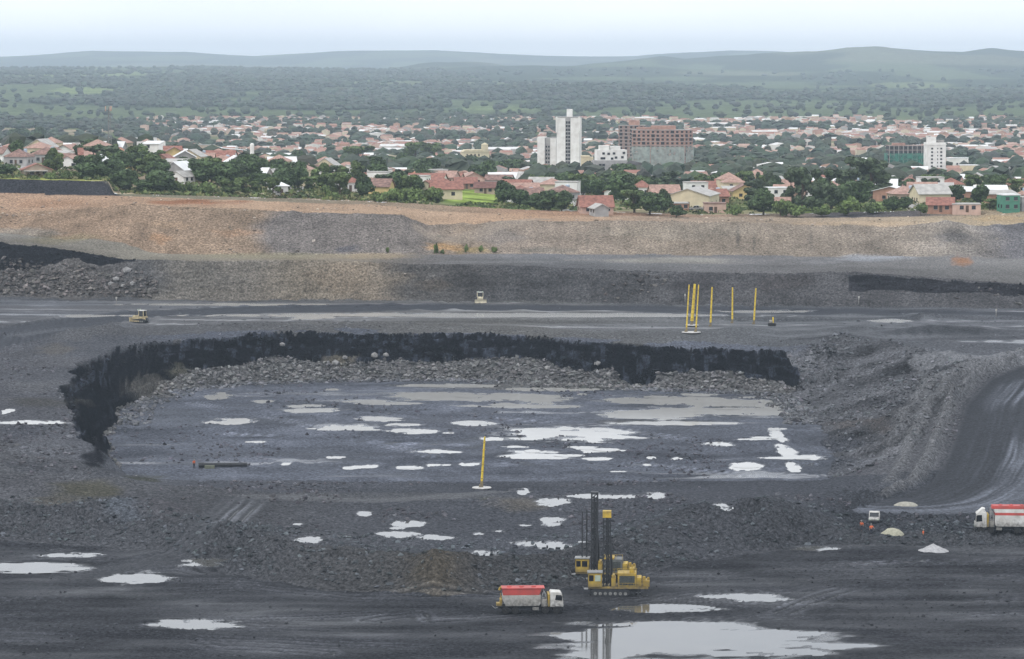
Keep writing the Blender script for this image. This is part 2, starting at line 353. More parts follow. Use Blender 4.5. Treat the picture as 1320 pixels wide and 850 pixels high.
# ---- strip colours: {line index: [(q, rgb), ...]}
def ramp_col(t, q, table):
    c = np.zeros(q.shape + (3,))
    for i, kn in table.items():
        m = (np.floor(t) == i)
        if m.any():
            xs = [a for a, b in kn]
            c[m] = np.stack([np.interp(q[m], xs, [b[j] for a, b in kn]) for j in range(3)], -1)
    return c
FG = (0.047, 0.049, 0.056)
GREY = (0.098, 0.103, 0.118); PIT = (0.122, 0.132, 0.160); PALE = (0.17, 0.17, 0.175)
table = {
    0: [(0, FG)], 1: [(0, FG)],
    L1: [(0, (.078, .08, .088)), (300, (.082, .085, .094)), (500, (.088, .087, .088)), (560, (.098, .088, .076)), (620, (.08, .08, .083)), (900, (.078, .081, .091)), (1100, (.075, .078, .086))],
    L2: [(0, (.098, .099, .108)), (300, (.092, .094, .102)), (600, GREY), (1000, (.092, .096, .11)), (1100, (.062, .066, .076)), (1320, (.06, .064, .074))],
    L3: [(0, (.105, .107, .115)), (300, GREY), (1000, (.09, .095, .11)), (1320, (.07, .074, .084))],
    L4: [(0, (.115, .117, .13)), (160, (.115, .12, .135)), (240, PIT), (1000, PIT), (1100, (.12, .122, .135)), (1320, (.12, .122, .133))],
    L5: [(0, (.118, .12, .13)), (300, (.125, .125, .13)), (660, (.145, .143, .14)), (1000, (.125, .13, .14)), (1320, (.12, .124, .138))],
    L6: [(0, (.15, .145, .145)), (110, (.16, .15, .145)), (180, (.12, .118, .12)), (230, (.19, .175, .155)), (330, (.20, .18, .155)), (380, (.25, .215, .17)), (480, (.25, .21, .165)), (520, (.13, .122, .115)), (650, (.098, .097, .10)), (1000, (.10, .098, .102)), (1320, (.105, .103, .108))],
    L7: [(0, (.20, .185, .165)), (200, (.24, .22, .18)), (400, (.28, .24, .185)), (560, (.17, .16, .155)), (700, (.15, .15, .155)), (1000, (.17, .165, .165)), (1320, (.18, .175, .17))],
    L8: [(0, (.28, .198, .138)), (200, (.275, .20, .142)), (330, (.24, .18, .13)), (360, (.165, .148, .138)), (520, (.175, .155, .14)), (580, (.24, .19, .145)), (660, (.23, .19, .155)), (900, (.255, .21, .165)), (1150, (.235, .20, .165)), (1240, (.20, .18, .16)), (1290, (.13, .125, .13)), (1320, (.13, .125, .13))],
    L9: [(0, (.33, .225, .155)), (200, (.37, .255, .175)), (540, (.39, .28, .195)), (700, (.40, .27, .18)), (900, (.33, .26, .20)), (1150, (.36, .29, .21)), (1320, (.36, .29, .20))],
    L10: [(0, (.035, .036, .042)), (140, (.04, .04, .045)), (150, (.18, .17, .12)), (400, (.22, .19, .14)), (560, (.30, .225, .16)), (760, (.33, .20, .135)), (1000, (.28, .22, .165)), (1060, (.10, .095, .10)), (1180, (.12, .11, .11)), (1250, (.34, .27, .19)), (1320, (.35, .28, .19))],
}
# ragged borders between the strips
wob = 0.10 * fbm(X / 14, Y / 10, 41, 3)
tcol = np.clip(t + wob * np.where(t < L6, 1, 0.45), 0, MINE_LAST - 1e-3)
tcol = np.where((t >= L6) & (t < L7), np.clip(tcol, L6, L7 - 1e-3), tcol)
col = ramp_col(tcol, q + 30 * fbm(X / 25, z / 6 + Y / 40, 42, 3), table)
wet = np.zeros(q.shape)
rough = np.interp(t, [0, 1, L1 - .1, L1 + .15, L2 - .1, L2 + .1, L3, L3 + .6, L4, L4 + .5, L5, L5 + .35, L6 - .25, L6 + .1, L7 - .1, L7 + .1, L8 - .05, L8 + .1, L9, L10, L11],
                  [.05, .06, .08, .7, .75, .22, .25, .35, .3, .3, .3, .06, .05, .5, .45, .12, .10, .13, .13, .2, .2])
rough = np.where((q > 1090) & (t > L2 - .3) & (t < L3 + .3), .75, rough)

# pit: floor, talus and black wall
m = carve == 1; col[m] = np.array((.155, .153, .155)) * (1 + .35 * fbm(X[m] / 5, Y[m] / 5, 51, 3))[:, None]; rough[m] = .85
m = (carve == 2) & (z < np.where(q < 400, 12, 12)); blk = np.array((.011, .0125, .017)); cb_ = _h(np.floor(X[m] / 1.1), np.floor(z[m] / .7 + X[m] / 5), 60); col[m] = blk * (1 + .8 * fbm(X[m] / 4.5, z[m] * 1.8, 52, 4) + np.where(cb_ > .9, 3.5, 0) + 3.5 * sstep(.3, .6, fbm(X[m] / 5, z[m] * 1.1, 69, 4)))[:, None]; rough[m] = .25
m = carve == 3; v = .8 * fbm(s_pit[m] / 26, Y[m] / 5, 53, 4) + .9 * fbm(X[m] / 14, Y[m] / 20, 59, 4)
col[m] = np.array((.125, .127, .138)) * np.clip(1 + .95 * v, .25, 2)[:, None]; rough[m] = .55
m = carve == 4; fl = (carve == 4)
st = fbm(X[m] / 26, Y[m] / 9, 54, 4); st2 = fbm(X[m] / 7, Y[m] / 5, 90, 4); col[m] = np.array(PIT) * np.clip(1 + .34 * st + .42 * st2, .3, 2)[:, None]; rough[m] = .12 + .75 * np.clip(fbm(X[m] / 30, Y[m] / 22, 55, 3) * 2 - .1 + sstep(-14, -2, s_pit[m]) * .6, 0, 1)
# black face at the top of the upper wall on the left, ledge on the right
fr = t - L6
m = (t >= L6) & (t < L7) & (fr > 0.44 + 0.0032 * q + .16 * fbm(X / 10, Y / 4, 56, 3)) & (q < 175); col[m] = (.02, .021, .026)
m = (t >= L6) & (t < L7) & (q > 1095) & (fr < .92) & (fr > .5 + .12 * fbm(X / 12, Y / 3, 57, 3)) & (q < 1330); col[m] = np.array((.034, .034, .04)) * (1 + .5 * fbm(X[m] / 6, z[m] * 2, 58, 3))[:, None]

# coloured patches seen in the photograph: (px, py, rx, ry, colour, strength)
patches = [
    (40, 498, 46, 9, (.15, .152, .162), .8), (60, 520, 60, 7, (.085, .082, .076), .7), (28, 556, 46, 9, (.075, .08, .095), .7), (55, 576, 50, 7, (.145, .15, .165), .7), (70, 466, 46, 8, (.14, .14, .15), .6), (30, 455, 40, 7, (.08, .08, .085), .6), (40, 600, 50, 10, (.085, .088, .10), .6),
    (951, 305, 3, 17, (.09, .08, .07), .8), (972, 312, 2.5, 14, (.11, .10, .085), .7), (757, 312, 3, 14, (.14, .12, .10), .6), (1045, 310, 3, 14, (.13, .115, .10), .6), (1230, 312, 28, 9, (.125, .118, .115), .8), (640, 305, 40, 12, (.17, .155, .145), .5), (820, 300, 50, 10, (.29, .235, .175), .5), (110, 285, 60, 10, (.30, .215, .15), .6), (620, 362, 60, 14, (.07, .068, .068), .6), (720, 362, 50, 12, (.075, .075, .078), .5), (900, 368, 60, 12, (.075, .07, .075), .5), (1010, 366, 50, 12, (.085, .075, .075), .5), (560, 368, 30, 9, (.13, .11, .09), .6), (270, 355, 50, 20, (.155, .145, .13), .5),
    (250, 261, 70, 4, (.27, .13, .075), .9), (60, 262, 60, 8, (.30, .185, .12), .7), (35, 300, 45, 9, (.26, .25, .22), .6), (80, 310, 60, 6, (.23, .20, .12), .5),
    (205, 308, 18, 8, (.36, .22, .13), .7), (215, 291, 35, 5, (.38, .27, .18), .5), (300, 300, 35, 6, (.35, .22, .14), .5), (450, 321, 18, 6, (.09, .09, .105), .7),
    (575, 318, 28, 7, (.40, .25, .12), .8), (610, 322, 22, 5, (.34, .26, .12), .6), (340, 330, 130, 5, (.25, .225, .155), .7), (480, 330, 60, 5, (.30, .24, .16), .7),
    (435, 358, 45, 22, (.30, .245, .185), .7), (700, 322, 50, 4, (.10, .10, .09), .5), (1125, 333, 60, 5, (.30, .31, .33), .8), (1060, 338, 40, 3, (.26, .26, .27), .6),
    (1240, 338, 16, 5, (.26, .14, .08), .9), (870, 336, 120, 4, (.30, .285, .25), .7), (640, 338, 80, 2.5, (.22, .22, .22), .7),
    (700, 277, 80, 5, (.38, .25, .165), .6), (1100, 288, 90, 4, (.42, .32, .22), .7), (1290, 282, 40, 5, (.42, .31, .18), .7), (860, 300, 120, 10, (.255, .225, .185), .5),
    (110, 632, 60, 12, (.095, .09, .065), .8), (180, 618, 35, 6, (.06, .062, .045), .7), (75, 645, 40, 6, (.115, .105, .085), .6), (160, 660, 30, 16, (.125, .14, .165), .7),
    (205, 660, 45, 14, (.11, .105, .115), .5), (195, 500, 40, 14, (.18, .17, .155), .7), (230, 480, 20, 8, (.19, .18, .14), .6), (440, 465, 25, 9, (.21, .19, .155), .7), (75, 450, 30, 8, (.15, .135, .115), .5),
    (670, 650, 45, 10, (.16, .145, .125), .7), (640, 645, 25, 5, (.13, .13, .10), .6), (560, 738, 40, 18, (.105, .09, .068), .6), (500, 640, 200, 5, (.14, .143, .15), .6),
    (100, 405, 200, 4, (.135, .142, .16), .6), (60, 391, 120, 5, (.14, .15, .17), .6), (500, 397, 320, 5, (.092, .097, .112), .9), (980, 405, 160, 3, (.13, .138, .158), .7),
    (790, 422, 90, 5, (.165, .168, .178), .7), (500, 418, 180, 4, (.15, .145, .14), .5), (980, 425, 60, 6, (.15, .155, .165), .5), (910, 410, 50, 4, (.05, .055, .068), .8), (1180, 408, 55, 6, (.075, .08, .092), .7),
    (1215, 430, 90, 3, (.05, .053, .06), .8), (1070, 437, 50, 3, (.05, .05, .056), .7), (1070, 468, 9, 11, (.012, .013, .015), .95), (1140, 520, 60, 6, (.05, .05, .058), .6), (1110, 545, 50, 8, (.145, .125, .115), .5), (1080, 570, 40, 12, (.08, .086, .105), .5),
    (122, 590, 20, 11, (.018, .019, .024), .95), (128, 575, 10, 14, (.018, .019, .024), .95), (1270, 468, 70, 5, (.22, .225, .24), .6), (1190, 490, 12, 20, (.17, .172, .18), .5),
    (640, 550, 200, 12, (.115, .12, .14), .4), (560, 540, 60, 5, (.075, .08, .095), .5), (420, 585, 80, 14, (.08, .086, .10), .5), (240, 540, 50, 14, (.105, .115, .135), .4),
    (700, 500, 170, 5, (.125, .118, .10), .6), (850, 545, 90, 4, (.115, .108, .09), .5), (960, 528, 60, 8, (.105, .098, .08), .7),
    (960, 570, 110, 16, (.092, .10, .125), .5), (1060, 600, 60, 14, (.075, .083, .10), .6),
    (860, 775, 260, 10, (.085, .087, .094), .5), (1080, 735, 140, 10, (.085, .088, .097), .5), (380, 805, 120, 8, (.088, .09, .098), .5), (150, 765, 120, 8, (.085, .088, .096), .5),
]
PX2, PY2 = to_px(GX, GY, z)
for (a, b, rx, ry, c, s) in patches:
    m = (np.abs(PX2 - a) < rx * 1.7) & (np.abs(PY2 - b) < ry * 1.7)
    if not m.any(): continue
    e = np.sqrt(((PX2[m] - a) / rx) ** 2 + ((PY2[m] - b) / ry) ** 2) + .55 * fbm(X[m] / (rx * .12), Y[m] / (rx * .12) + z[m] / 2, int(a), 3)
    w = s * sstep(1.15, .45, e); col[m] = col[m] * (1 - w)[:, None] + np.array(c) * w[:, None]

tone = 1 + .22 * fbm(X / 11, Y / 13 + z / 4, 95, 4) + .16 * fbm(X / 45, Y / 60, 96, 2)
col = np.where((carve == 2)[..., None], col, col * tone[..., None])
face_ = ((t > L6) & (t < L7)) | ((t > L8) & (t < L9)); col = np.where(face_[..., None], col * np.clip(1 + .30 * fbm(X / 7, z / 2.2, 100, 4) + .22 * fbm(X / 3, z / 6, 101, 3), .4, 1.7)[..., None], col)
# tracked, rolled ground: long streaks
fg = sstep(L1 + .15, L1 - .1, t)
tr = fbm(X / 22, Y / 3.2, 61, 4); tr2 = fbm(X / 40 + Y / 60, Y / 1.6, 62, 3)
col *= (1 + fg * (.14 * tr + .07 * tr2 + .34 * fbm(X / 9, Y / 8, 97, 5)))[..., None]
wet = np.maximum(wet, fg * np.clip(.35 + .5 * tr + .5 * fbm(X / 14, Y / 10, 98, 3), 0, .72))
bench = ((t >= L5 + .25) & (t < L6 - .02)).astype(float); bt_ = fbm(X / 60, Y / 4, 63, 3)
col *= (1 + bench * .3 * bt_)[..., None]; wet = np.maximum(wet, bench * np.clip(.4 + bt_, 0, .9))
pf = (carve == 4); film = sstep(.12, .38, fbm(X / 34 + Y / 90, Y / 5, 64, 4)); wet = np.where(pf, np.clip(.2 + .75 * film * sstep(.0, .35, fbm(X / 45, Y / 40, 102, 2) + .15) + .35 * fbm(X / 20, Y / 10, 68, 3), 0, .97), wet); col = np.where(pf[..., None], col * (1 - .25 * film)[..., None], col)
# haul ramp: dark rolled surface with tyre streaks
rb = np.where(on_road, sstep(0, 2.5, dr), 0) * sstep(815, 780, Y)
streak = np.clip(.5 + .9 * fbm(run / 55, dr / .85, 32, 3, .7), 0, 1) ** 2 * sstep(3, 9, dr) * (.15 + .85 * sstep(-.25, .35, fbm(run / 40, dr / 6, 34, 2)))
rc = np.array((.040, .043, .051)) * (1 + .10 * fbm(X / 6, Y / 6, 65, 3))[..., None] * (1 + 5.0 * streak + 1.8 * np.exp(-((dr - 21) / 3.5) ** 2))[..., None]
col = col * (1 - rb)[..., None] + rc * rb[..., None]; wet = np.where(rb > .5, .35, wet); rough = rough * (1 - .9 * rb)
m = near_ramp & (dr < 0) & (dr > -18); bl = np.where(m, np.clip(berm, 0, 1) * .75, 0); col = col * (1 - bl)[..., None] + np.array((.19, .192, .20)) * bl[..., None]

# haul road along the bench and wheel tracks over the floor
tie = np.zeros(X.shape)
def road(pts, half, colr, strength=.85, grooves=0, edge=0):
    """rolled strip along a path traced on the ground"""
    global col, wet, rough, tie
    P = np.array([hit(a, b)[:2] for a, b in pts]); pad = half + 4
    m = (X > P[:, 0].min() - pad) & (X < P[:, 0].max() + pad) & (Y > P[:, 1].min() - pad) & (Y < P[:, 1].max() + pad)
    d, rn = dist_path(X[m], Y[m], P); d = d + .5 * half * fbm(rn / 30, rn / 70, 140 + len(pts), 2) * .4
    w = strength * sstep(half + 1.2, half - .8, np.abs(d)); tone = 1 + .18 * fbm(rn / 18, d / 2, 141, 3)
    if grooves: tone = tone * (1 + grooves * np.sin(d * 3.6 + 2 * fbm(rn / 25, d / 8, 142, 2)) * sstep(-.3, .3, fbm(rn / 20, d / 5, 143, 2)))
    col[m] = col[m] * (1 - w)[:, None] + np.array(colr) * (w * tone)[:, None]; rough[m] *= (1 - .8 * w); wet[m] = np.maximum(wet[m] * (1 - w), w * .45)
    if edge: tie[m] += edge * np.exp(-((np.abs(d) - half - 1) / .9) ** 2)
road([(-120, 458), (-40, 446), (20, 433), (100, 416), (180, 406), (330, 400), (600, 397), (900, 400), (1100, 403), (1330, 407)], 10, (.052, .056, .068), .95, .22, .7)
road([(20, 434), (90, 424), (160, 421)], 3, (.13, .135, .15), .7, 0, .4)
road([(120, 742), (190, 728), (245, 700), (290, 672), (315, 645)], 4, (.072, .075, .084), .8, .35, .3)
road([(1195, 466), (1260, 464), (1330, 467)], 5, (.22, .225, .24), .8)
road([(330, 641), (480, 646), (580, 640), (640, 634)], 3, (.135, .138, .146), .7)
road([(545, 300), (580, 312), (640, 292), (700, 283)], 3, (.27, .225, .18), .6)
def track(pts, gauge=1.15, depth=.14):
    """pair of wheel ruts with thrown-up edges"""
    global col, wet, tie
    P = np.array([hit(a, b)[:2] for a, b in pts]); pad = 4
    m = (X > P[:, 0].min() - pad) & (X < P[:, 0].max() + pad) & (Y > P[:, 1].min() - pad) & (Y < P[:, 1].max() + pad)
    d, rn = dist_path(X[m], Y[m], P); a = np.abs(np.abs(d + .5 * fbm(rn / 14, rn / 50, 150, 2)) - gauge); g = np.exp(-(a / .42) ** 2); ed = np.exp(-((a - .8) / .35) ** 2); on = sstep(-.35, .1, fbm(rn / 20, d / 40, 151, 2))
    tie[m] += (-depth * g + depth * .8 * ed) * on; col[m] *= (1 - .55 * g * on + 1.0 * ed * on)[:, None]; wet[m] = np.maximum(wet[m], .8 * g * on)
for pts in [[(-40, 815), (150, 819), (330, 826), (560, 836), (760, 846)], [(-40, 826), (200, 830), (420, 842)], [(-40, 778), (140, 768), (320, 758), (460, 772), (640, 776)], [(230, 749), (330, 752), (470, 768), (620, 768), (740, 778)], [(850, 742), (980, 738), (1120, 728), (1340, 722)], [(560, 800), (640, 796), (760, 780), (900, 766), (1100, 758)],
            [(860, 752), (960, 745), (1080, 728), (1180, 722)], [(1340, 770), (1150, 786), (980, 780), (860, 775)], [(1340, 790), (1180, 800), (1060, 796), (900, 800)], [(60, 720), (160, 722), (240, 705), (300, 672), (330, 645)], [(180, 740), (230, 735), (280, 745), (330, 748)], [(480, 800), (540, 792), (545, 804), (420, 812), (200, 808)], [(650, 540), (780, 552), (900, 570), (1040, 600)], [(300, 560), (480, 570), (700, 580)], [(620, 600), (800, 596), (1000, 618)], [(250, 520), (380, 545), (560, 590)], [(1340, 745), (1200, 748), (1090, 760), (1010, 790)], [(-40, 795), (120, 792), (300, 800), (480, 792)]]:
    track(pts)

# ---- small relief
dx = rocks(X / .95 + .4 * vn(X, Y, 3), Y / 1.5, 71) * .62; dx2 = rocks(X / .55, Y / .9, 72) * .8; dx3 = rocks(X / 2.6 + .3 * vn(X / 2, Y / 2, 4), Y / 3.4, 70) * sstep(.1, .5, fbm(X / 16, Y / 16, 99, 2))
lump = fbm(X / 6, Y / 6, 73, 4); mid = fbm(X / 20, Y / 14, 74, 3)
wall = ((carve == 2) | ((t > L6 + .05) & (t < L7 - .05)))
rough = rough * np.where((carve == 1) | (carve == 2), 1, .4 + 1.25 * sstep(-.35, .35, fbm(X / 15, Y / 18, 94, 3)))
relief = rough * (.8 * dx + .4 * dx2 + .7 * dx3 + .75 * fbm(X / 1.8, Y / 2.4, 93, 4, .6) - .3) + (.25 + .7 * rough) * .55 * lump + .5 * rough * mid
relief += fg * (.10 * tr + .07 * tr2) + np.where(carve == 3, 1.6 * fbm(s_pit / 30, Y / 6, 91, 4) + .9 * fbm(X / 7, Y / 9, 89, 3), 0) + np.where((t > L8 + .05) & (t < L9), .55 * fbm(X / 4, Y / 40, 92, 3), 0)
relief = np.where(pf, relief * .6, relief)
# ledges of the faces
jb = _h(np.floor(X / 1.7 + .6 * vn(X / 3, Y / 3, 78)), np.floor(z / 1.3 + .5 * vn(X / 4, Y / 4, 79)), 80) - .5
led = np.where(wall, .50 * np.sin(z * 3.3 + 3 * fbm(X / 8, z / 3, 75, 3)) + .40 * fbm(X / 4, z / 1.5, 76, 3) + .3 * jb, 0) * np.where(t > L6, .5, 1)
relief += led
# mounds of tipped spoil: (px, py, rx, ry, height)
for (a, b, rx, ry, h) in [(560, 724, 22, 14, 1.6), (600, 727, 18, 12, 1.2), (500, 732, 26, 14, 1.0), (430, 720, 40, 14, .8), (340, 705, 40, 16, .9), (930, 670, 60, 22, 1.6), (990, 668, 40, 20, 1.4), (860, 690, 40, 16, 1.0), (820, 655, 30, 8, 1.4), (730, 655, 20, 7, 1.0), (640, 650, 30, 8, 1.0), (290, 690, 30, 12, 1.3), (160, 655, 38, 16, 1.4), (205, 655, 26, 10, .9), (60, 632, 50, 9, 1.2), (150, 622, 40, 6, 1.0), (420, 630, 40, 5, 1.2), (250, 632, 30, 5, .9),
                        (140, 430, 22, 7, 2.2), (105, 432, 30, 6, 1.4), (1085, 440, 30, 8, 1.2), (910, 412, 45, 4, 1.6), (960, 428, 40, 5, 1.4), (1070, 472, 11, 10, 2.6), (1100, 425, 40, 6, 1.0), (1180, 412, 50, 5, 1.6), (1220, 428, 70, 6, 1.8), (1130, 480, 60, 14, 1.5), (1010, 660, 30, 20, 1.0), (1165, 335, 40, 4, 1.2), (1225, 308, 30, 9, 2.0), (130, 303, 26, 8, 1.5), (165, 305, 26, 8, 1.5)]:
    cx, cy, cz = hit(a, b); k = cy / F_PX; sx = rx * k; sy = max(ry * cy * k / (CAM_H - cz) * .5, sx * .35)
    g = np.exp(-(((X - cx) / sx) ** 2 + ((Y - cy) / sy) ** 2)); relief += h * g * (1 + .3 * lump)
z = z + relief + tie
# windrow along the near edge of the bench road
wr = np.exp(-((Y - (np.interp(q, qs, Ys[L5]) + 9 + 3 * fbm(X / 30, 0 * X, 77, 2))) / 3.0) ** 2) * (q > 330) * (q < 880); z += .7 * wr * (1 + .4 * lump)

# ---- puddles: (px, py, rx, ry) in photo pixels, level from the ground they lie on
puddles = [(625, 514, 95, 6), (560, 509, 50, 3), (690, 517, 36, 5), (845, 516, 60, 6), (955, 521, 72, 9), (905, 530, 60, 6), (835, 536, 58, 6), (985, 531, 40, 5), (735, 560, 84, 9), (690, 588, 38, 5), (775, 582, 26, 2.5), (450, 552, 46, 4), (490, 541, 28, 3), (532, 557, 28, 3), (612, 547, 24, 3), (300, 545, 28, 4), (281, 511, 14, 4), (1002, 562, 8, 9), (1014, 582, 11, 8), (1042, 591, 22, 3.5), (1022, 604, 8, 6), (962, 603, 18, 5), (770, 593, 18, 2), (925, 574, 20, 2.5), (632, 567, 18, 2), (558, 583, 26, 2), (605, 600, 16, 2), (668, 525, 60, 2.5), (870, 547, 90, 2.5), (400, 530, 40, 2.5), (505, 521, 40, 2.2), (720, 503, 60, 2.5), (575, 498, 70, 2.2),
    (713, 648, 20, 5), (675, 635, 8, 4), (712, 673, 14, 5), (527, 676, 17, 4), (512, 690, 26, 4), (562, 695, 20, 2.5), (716, 704, 20, 6), (678, 702, 22, 3), (624, 714, 26, 4), (400, 697, 16, 4), (470, 663, 8, 3), (932, 656, 10, 5), (958, 665, 9, 3), (780, 640, 40, 3), (845, 640, 12, 4),
    (265, 727, 27, 5), (178, 747, 36, 6), (90, 717, 36, 3), (36, 732, 62, 6), (905, 828, 172, 21), (962, 772, 52, 5), (862, 786, 60, 5), (250, 806, 50, 6), (1050, 708, 26, 3),
    (600, 407, 290, 2.4), (404, 410, 24, 3), (40, 545, 40, 2.2), (10, 531, 7, 3), (1150, 414, 24, 2), (300, 393, 120, 1.5), (985, 402, 60, 1.5), (118, 408, 60, 1.5)]
pr_ = random.Random(5)
for k in range(40): puddles.append((pr_.uniform(330, 1010), 498 + 112 * pr_.random() ** 1.1, pr_.uniform(6, 26), pr_.uniform(.9, 1.9)))
for k in range(9): puddles.append((pr_.uniform(380, 760), pr_.uniform(646, 702), pr_.uniform(4, 9), pr_.uniform(.8, 1.6)))
PUD = []
E2 = np.full(X.shape, 99.0); WT = np.zeros(X.shape); LV = np.zeros(X.shape); LW = np.zeros(X.shape)
for k, (a, b, rx, ry) in enumerate(puddles):
    cx, cy, cz = hit(a, b); sx = rx * cy / F_PX; sy = ry * cy * cy / (F_PX * (CAM_H - cz))
    in_pit = cz < -2.4 and 560 < cy < 800; lvl = FLOOR_Z + .10 if in_pit else cz + .03
    mg = 9 if (in_pit or 395 < b < 416) else 2; fx, fy = max(sx * 1.75, sx + 2), max(sy * 1.75, sy + mg)
    near = (np.abs(X - cx) < 1.1 * fx) & (np.abs(Y - cy) < 1.1 * fy)
    if not near.any(): continue
    xx, yy = X[near], Y[near]; e = ((xx - cx) / sx) ** 2 + ((yy - cy) / sy) ** 2
    n_ = fbm(xx / sx * 1.7 + k, yy / sy * 2.4, 200 + k, 4, .6); e2 = e * 1.1 + 1.3 * n_ + 1.3 * fbm(xx / 13 + yy / 30, yy / 2.6, 350, 4, .6) + 1.0 * fbm(xx / max(sx * .45, .8), yy / max(sy * .4, .8), 351 + k, 3, .6)
    w = sstep(1.0, .62, ((xx - cx) / fx) ** 2 + ((yy - cy) / fy) ** 2)
    e_old = E2[near]; better = e2 < e_old
    E2[near] = np.where(better, e2, e_old); WT[near] = np.maximum(WT[near], w)
    lw = w / (.05 + np.maximum(e2, 0)) ** 3 + 1e-9; LV[near] += lw * lvl; LW[near] += lw
    PUD.append((cx, cy, lvl + .0005 * k, sx, sy, b > 625))
m = WT > 0; LV = LV / np.maximum(LW, 1e-9)
shore = LV + np.where(E2 < 1, -.22 * (1 - E2) - .05, .03 + .07 * np.minimum(np.maximum(E2 - 1, 0), 2.2))
shore += np.where(E2 > 1, .10 * rough * dx + .05 * np.clip(lump, 0, 1), 0)
z = np.where(m, z * (1 - WT) + shore * WT, z)
damp = np.where(m, sstep(2.6, .9, E2 + .5 * fbm(X / 3, Y / 3, 103, 3)), 0); wet = np.maximum(wet, damp); col *= (1 - .35 * damp)[..., None]
far_up = sstep(L7 - .2, L8, t); col = np.clip(col * (.60 + .24 * far_up)[..., None], .003, .8)
GZ = z
mine = mesh_grid('mine_ground', np.stack([X, Y, z], -1), {'earth': col, 'wet': wet}, ground_mat('mine_earth', 1.6, 2.6, .25))
mine['kind'] = 'structure'
for (cx, cy, lvl, sx, sy, thin) in PUD:
    n = 28; a = np.linspace(0, 2 * math.pi, n, endpoint=False)
    V = np.stack([cx + sx * 1.36 * np.cos(a), cy + sy * 1.36 * np.sin(a), np.full(n, lvl)], -1)
    me = bpy.data.meshes.new('puddle'); me.from_pydata([tuple(v) for v in V], [], [tuple(range(n))]); me.materials.append(MATS['thin' if thin else 'milky'])
    o = bpy.data.objects.new('puddle', me); COL.objects.link(o); o['kind'] = 'structure'

def mine_z(x, y):
    """height of the finished mine ground"""
    c = (qof(x, y) - Q0) / (Q1 - Q0) * (NC - 1); c = min(max(c, 0), NC - 1.001); i = int(c); f = c - i
    return float(np.interp(y, GY[:, i], GZ[:, i]) * (1 - f) + np.interp(y, GY[:, i + 1], GZ[:, i + 1]) * f)

# ------------------------------------------------------------------ town ground and the country beyond, out to the horizon
NT = 360; qt = np.linspace(-500, 1820, NT); YsT, ZsT = lerp_lines(qt)
seg = list(range(MINE_LAST, NL)); tc_ = [24, 22, 26, 26, 26, 28, 20, 20, 24, 20, 26, 14, 20, 8]
rows = []
for k, i in enumerate(seg[:-1]):
    f = np.linspace(0, 1, tc_[k], endpoint=False)[:, None]; rows.append(YsT[i] * (1 - f) + YsT[i + 1] * f)
rows.append(YsT[-1][None]); TY = np.concatenate(rows); TX = (qt[None] - 660) / F_PX * TY
tz, tt, tq = base_z(TX, TY)
far = sstep(5200, 9000, TY)
tz = tz + far * (14 * fbm(TX / 1500, TY / 2200, 81, 4)) + sstep(12500, 15500, TY) * 46 * (fbm(TX / 1100, TY / 1500, 82, 5) - .5 * np.abs(fbm(TX / 700, TY / 2600, 88, 4))) * sstep(19000, 16500, TY) + sstep(21000, 24500, TY) * 34 * fbm(TX / 1800, TY / 3000, 83, 4)
tz = tz + sstep(1030, 1120, TY) * (1 - far) * .8 * fbm(TX / 40, TY / 40, 84, 3)
tz[0] -= .02
dirt = np.array((.26, .205, .15)); grass = np.array((.075, .105, .034)); wood = np.array((.036, .050, .030)); field = np.array((.082, .105, .056)); dry = np.array((.12, .125, .08))
n1 = fbm(TX / 60, TY / 60, 85, 4); w1 = sstep(-.25, .35, n1)[..., None]
tcol = dirt * (1 - w1) + grass * w1
cf = sstep(4300, 5200, TY)[..., None]
n2 = fbm(TX / 420, TY / 1300, 86, 4); n3 = fbm(TX / 900 + 5, TY / 1600, 87, 3)
w2 = sstep(.10, .22, n2)[..., None]; w3 = sstep(.22, .34, n3)[..., None]
ctry = wood * (1 - w2) + field * w2; ctry = ctry * (1 - w3 * .7) + dry * w3 * .7
tcol = tcol * (1 - cf) + ctry * cf
tPX, tPY = to_px(TX, TY, tz)
for (a, b, rx, ry, c, s) in [(605, 254, 38, 10, (.20, .26, .065), .97), (545, 252, 40, 8, (.08, .12, .035), .9), (735, 262, 12, 14, (.30, .29, .28), .95), (70, 231, 80, 3, (.19, .20, .06), .95), (1180, 262, 16, 14, (.30, .27, .24), .9), (1135, 266, 30, 7, (.12, .15, .06), .9), (385, 240, 16, 16, (.28, .25, .21), .9), (410, 243, 20, 8, (.15, .17, .07), .8), (860, 250, 22, 5, (.15, .17, .09), .9), (865, 268, 30, 5, (.33, .26, .2), .8),
                          (100, 95, 110, 4, (.16, .20, .085), .8), (120, 117, 60, 4, (.15, .19, .08), .8), (310, 105, 70, 3, (.16, .19, .09), .7), (1180, 110, 50, 4, (.15, .18, .08), .7), (470, 124, 50, 4, (.17, .18, .09), .6), (640, 140, 60, 3, (.14, .18, .08), .6), (980, 158, 200, 2.5, (.16, .21, .08), .9), (500, 107, 160, 4, (.11, .14, .07), .6), (170, 105, 120, 4, (.022, .034, .02), .9), (760, 118, 160, 5, (.026, .04, .022), .6)]:
    e = np.sqrt(((tPX - a) / rx) ** 2 + ((tPY - b) / ry) ** 2) + .35 * fbm(TX / (TY * .006), TY / (TY * .03), int(a) + 3, 3)
    w = (s * sstep(1.1, .8, e))[..., None]; tcol = tcol * (1 - w) + np.array(c) * w
bank = (tt < MINE_LAST + .12); 
town_g = mesh_grid('town_ground', np.stack([TX, TY, tz], -1), {'earth': tcol, 'wet': np.zeros(TY.shape)}, ground_mat('town_earth', .12, .05, .3)); town_g['kind'] = 'structure'
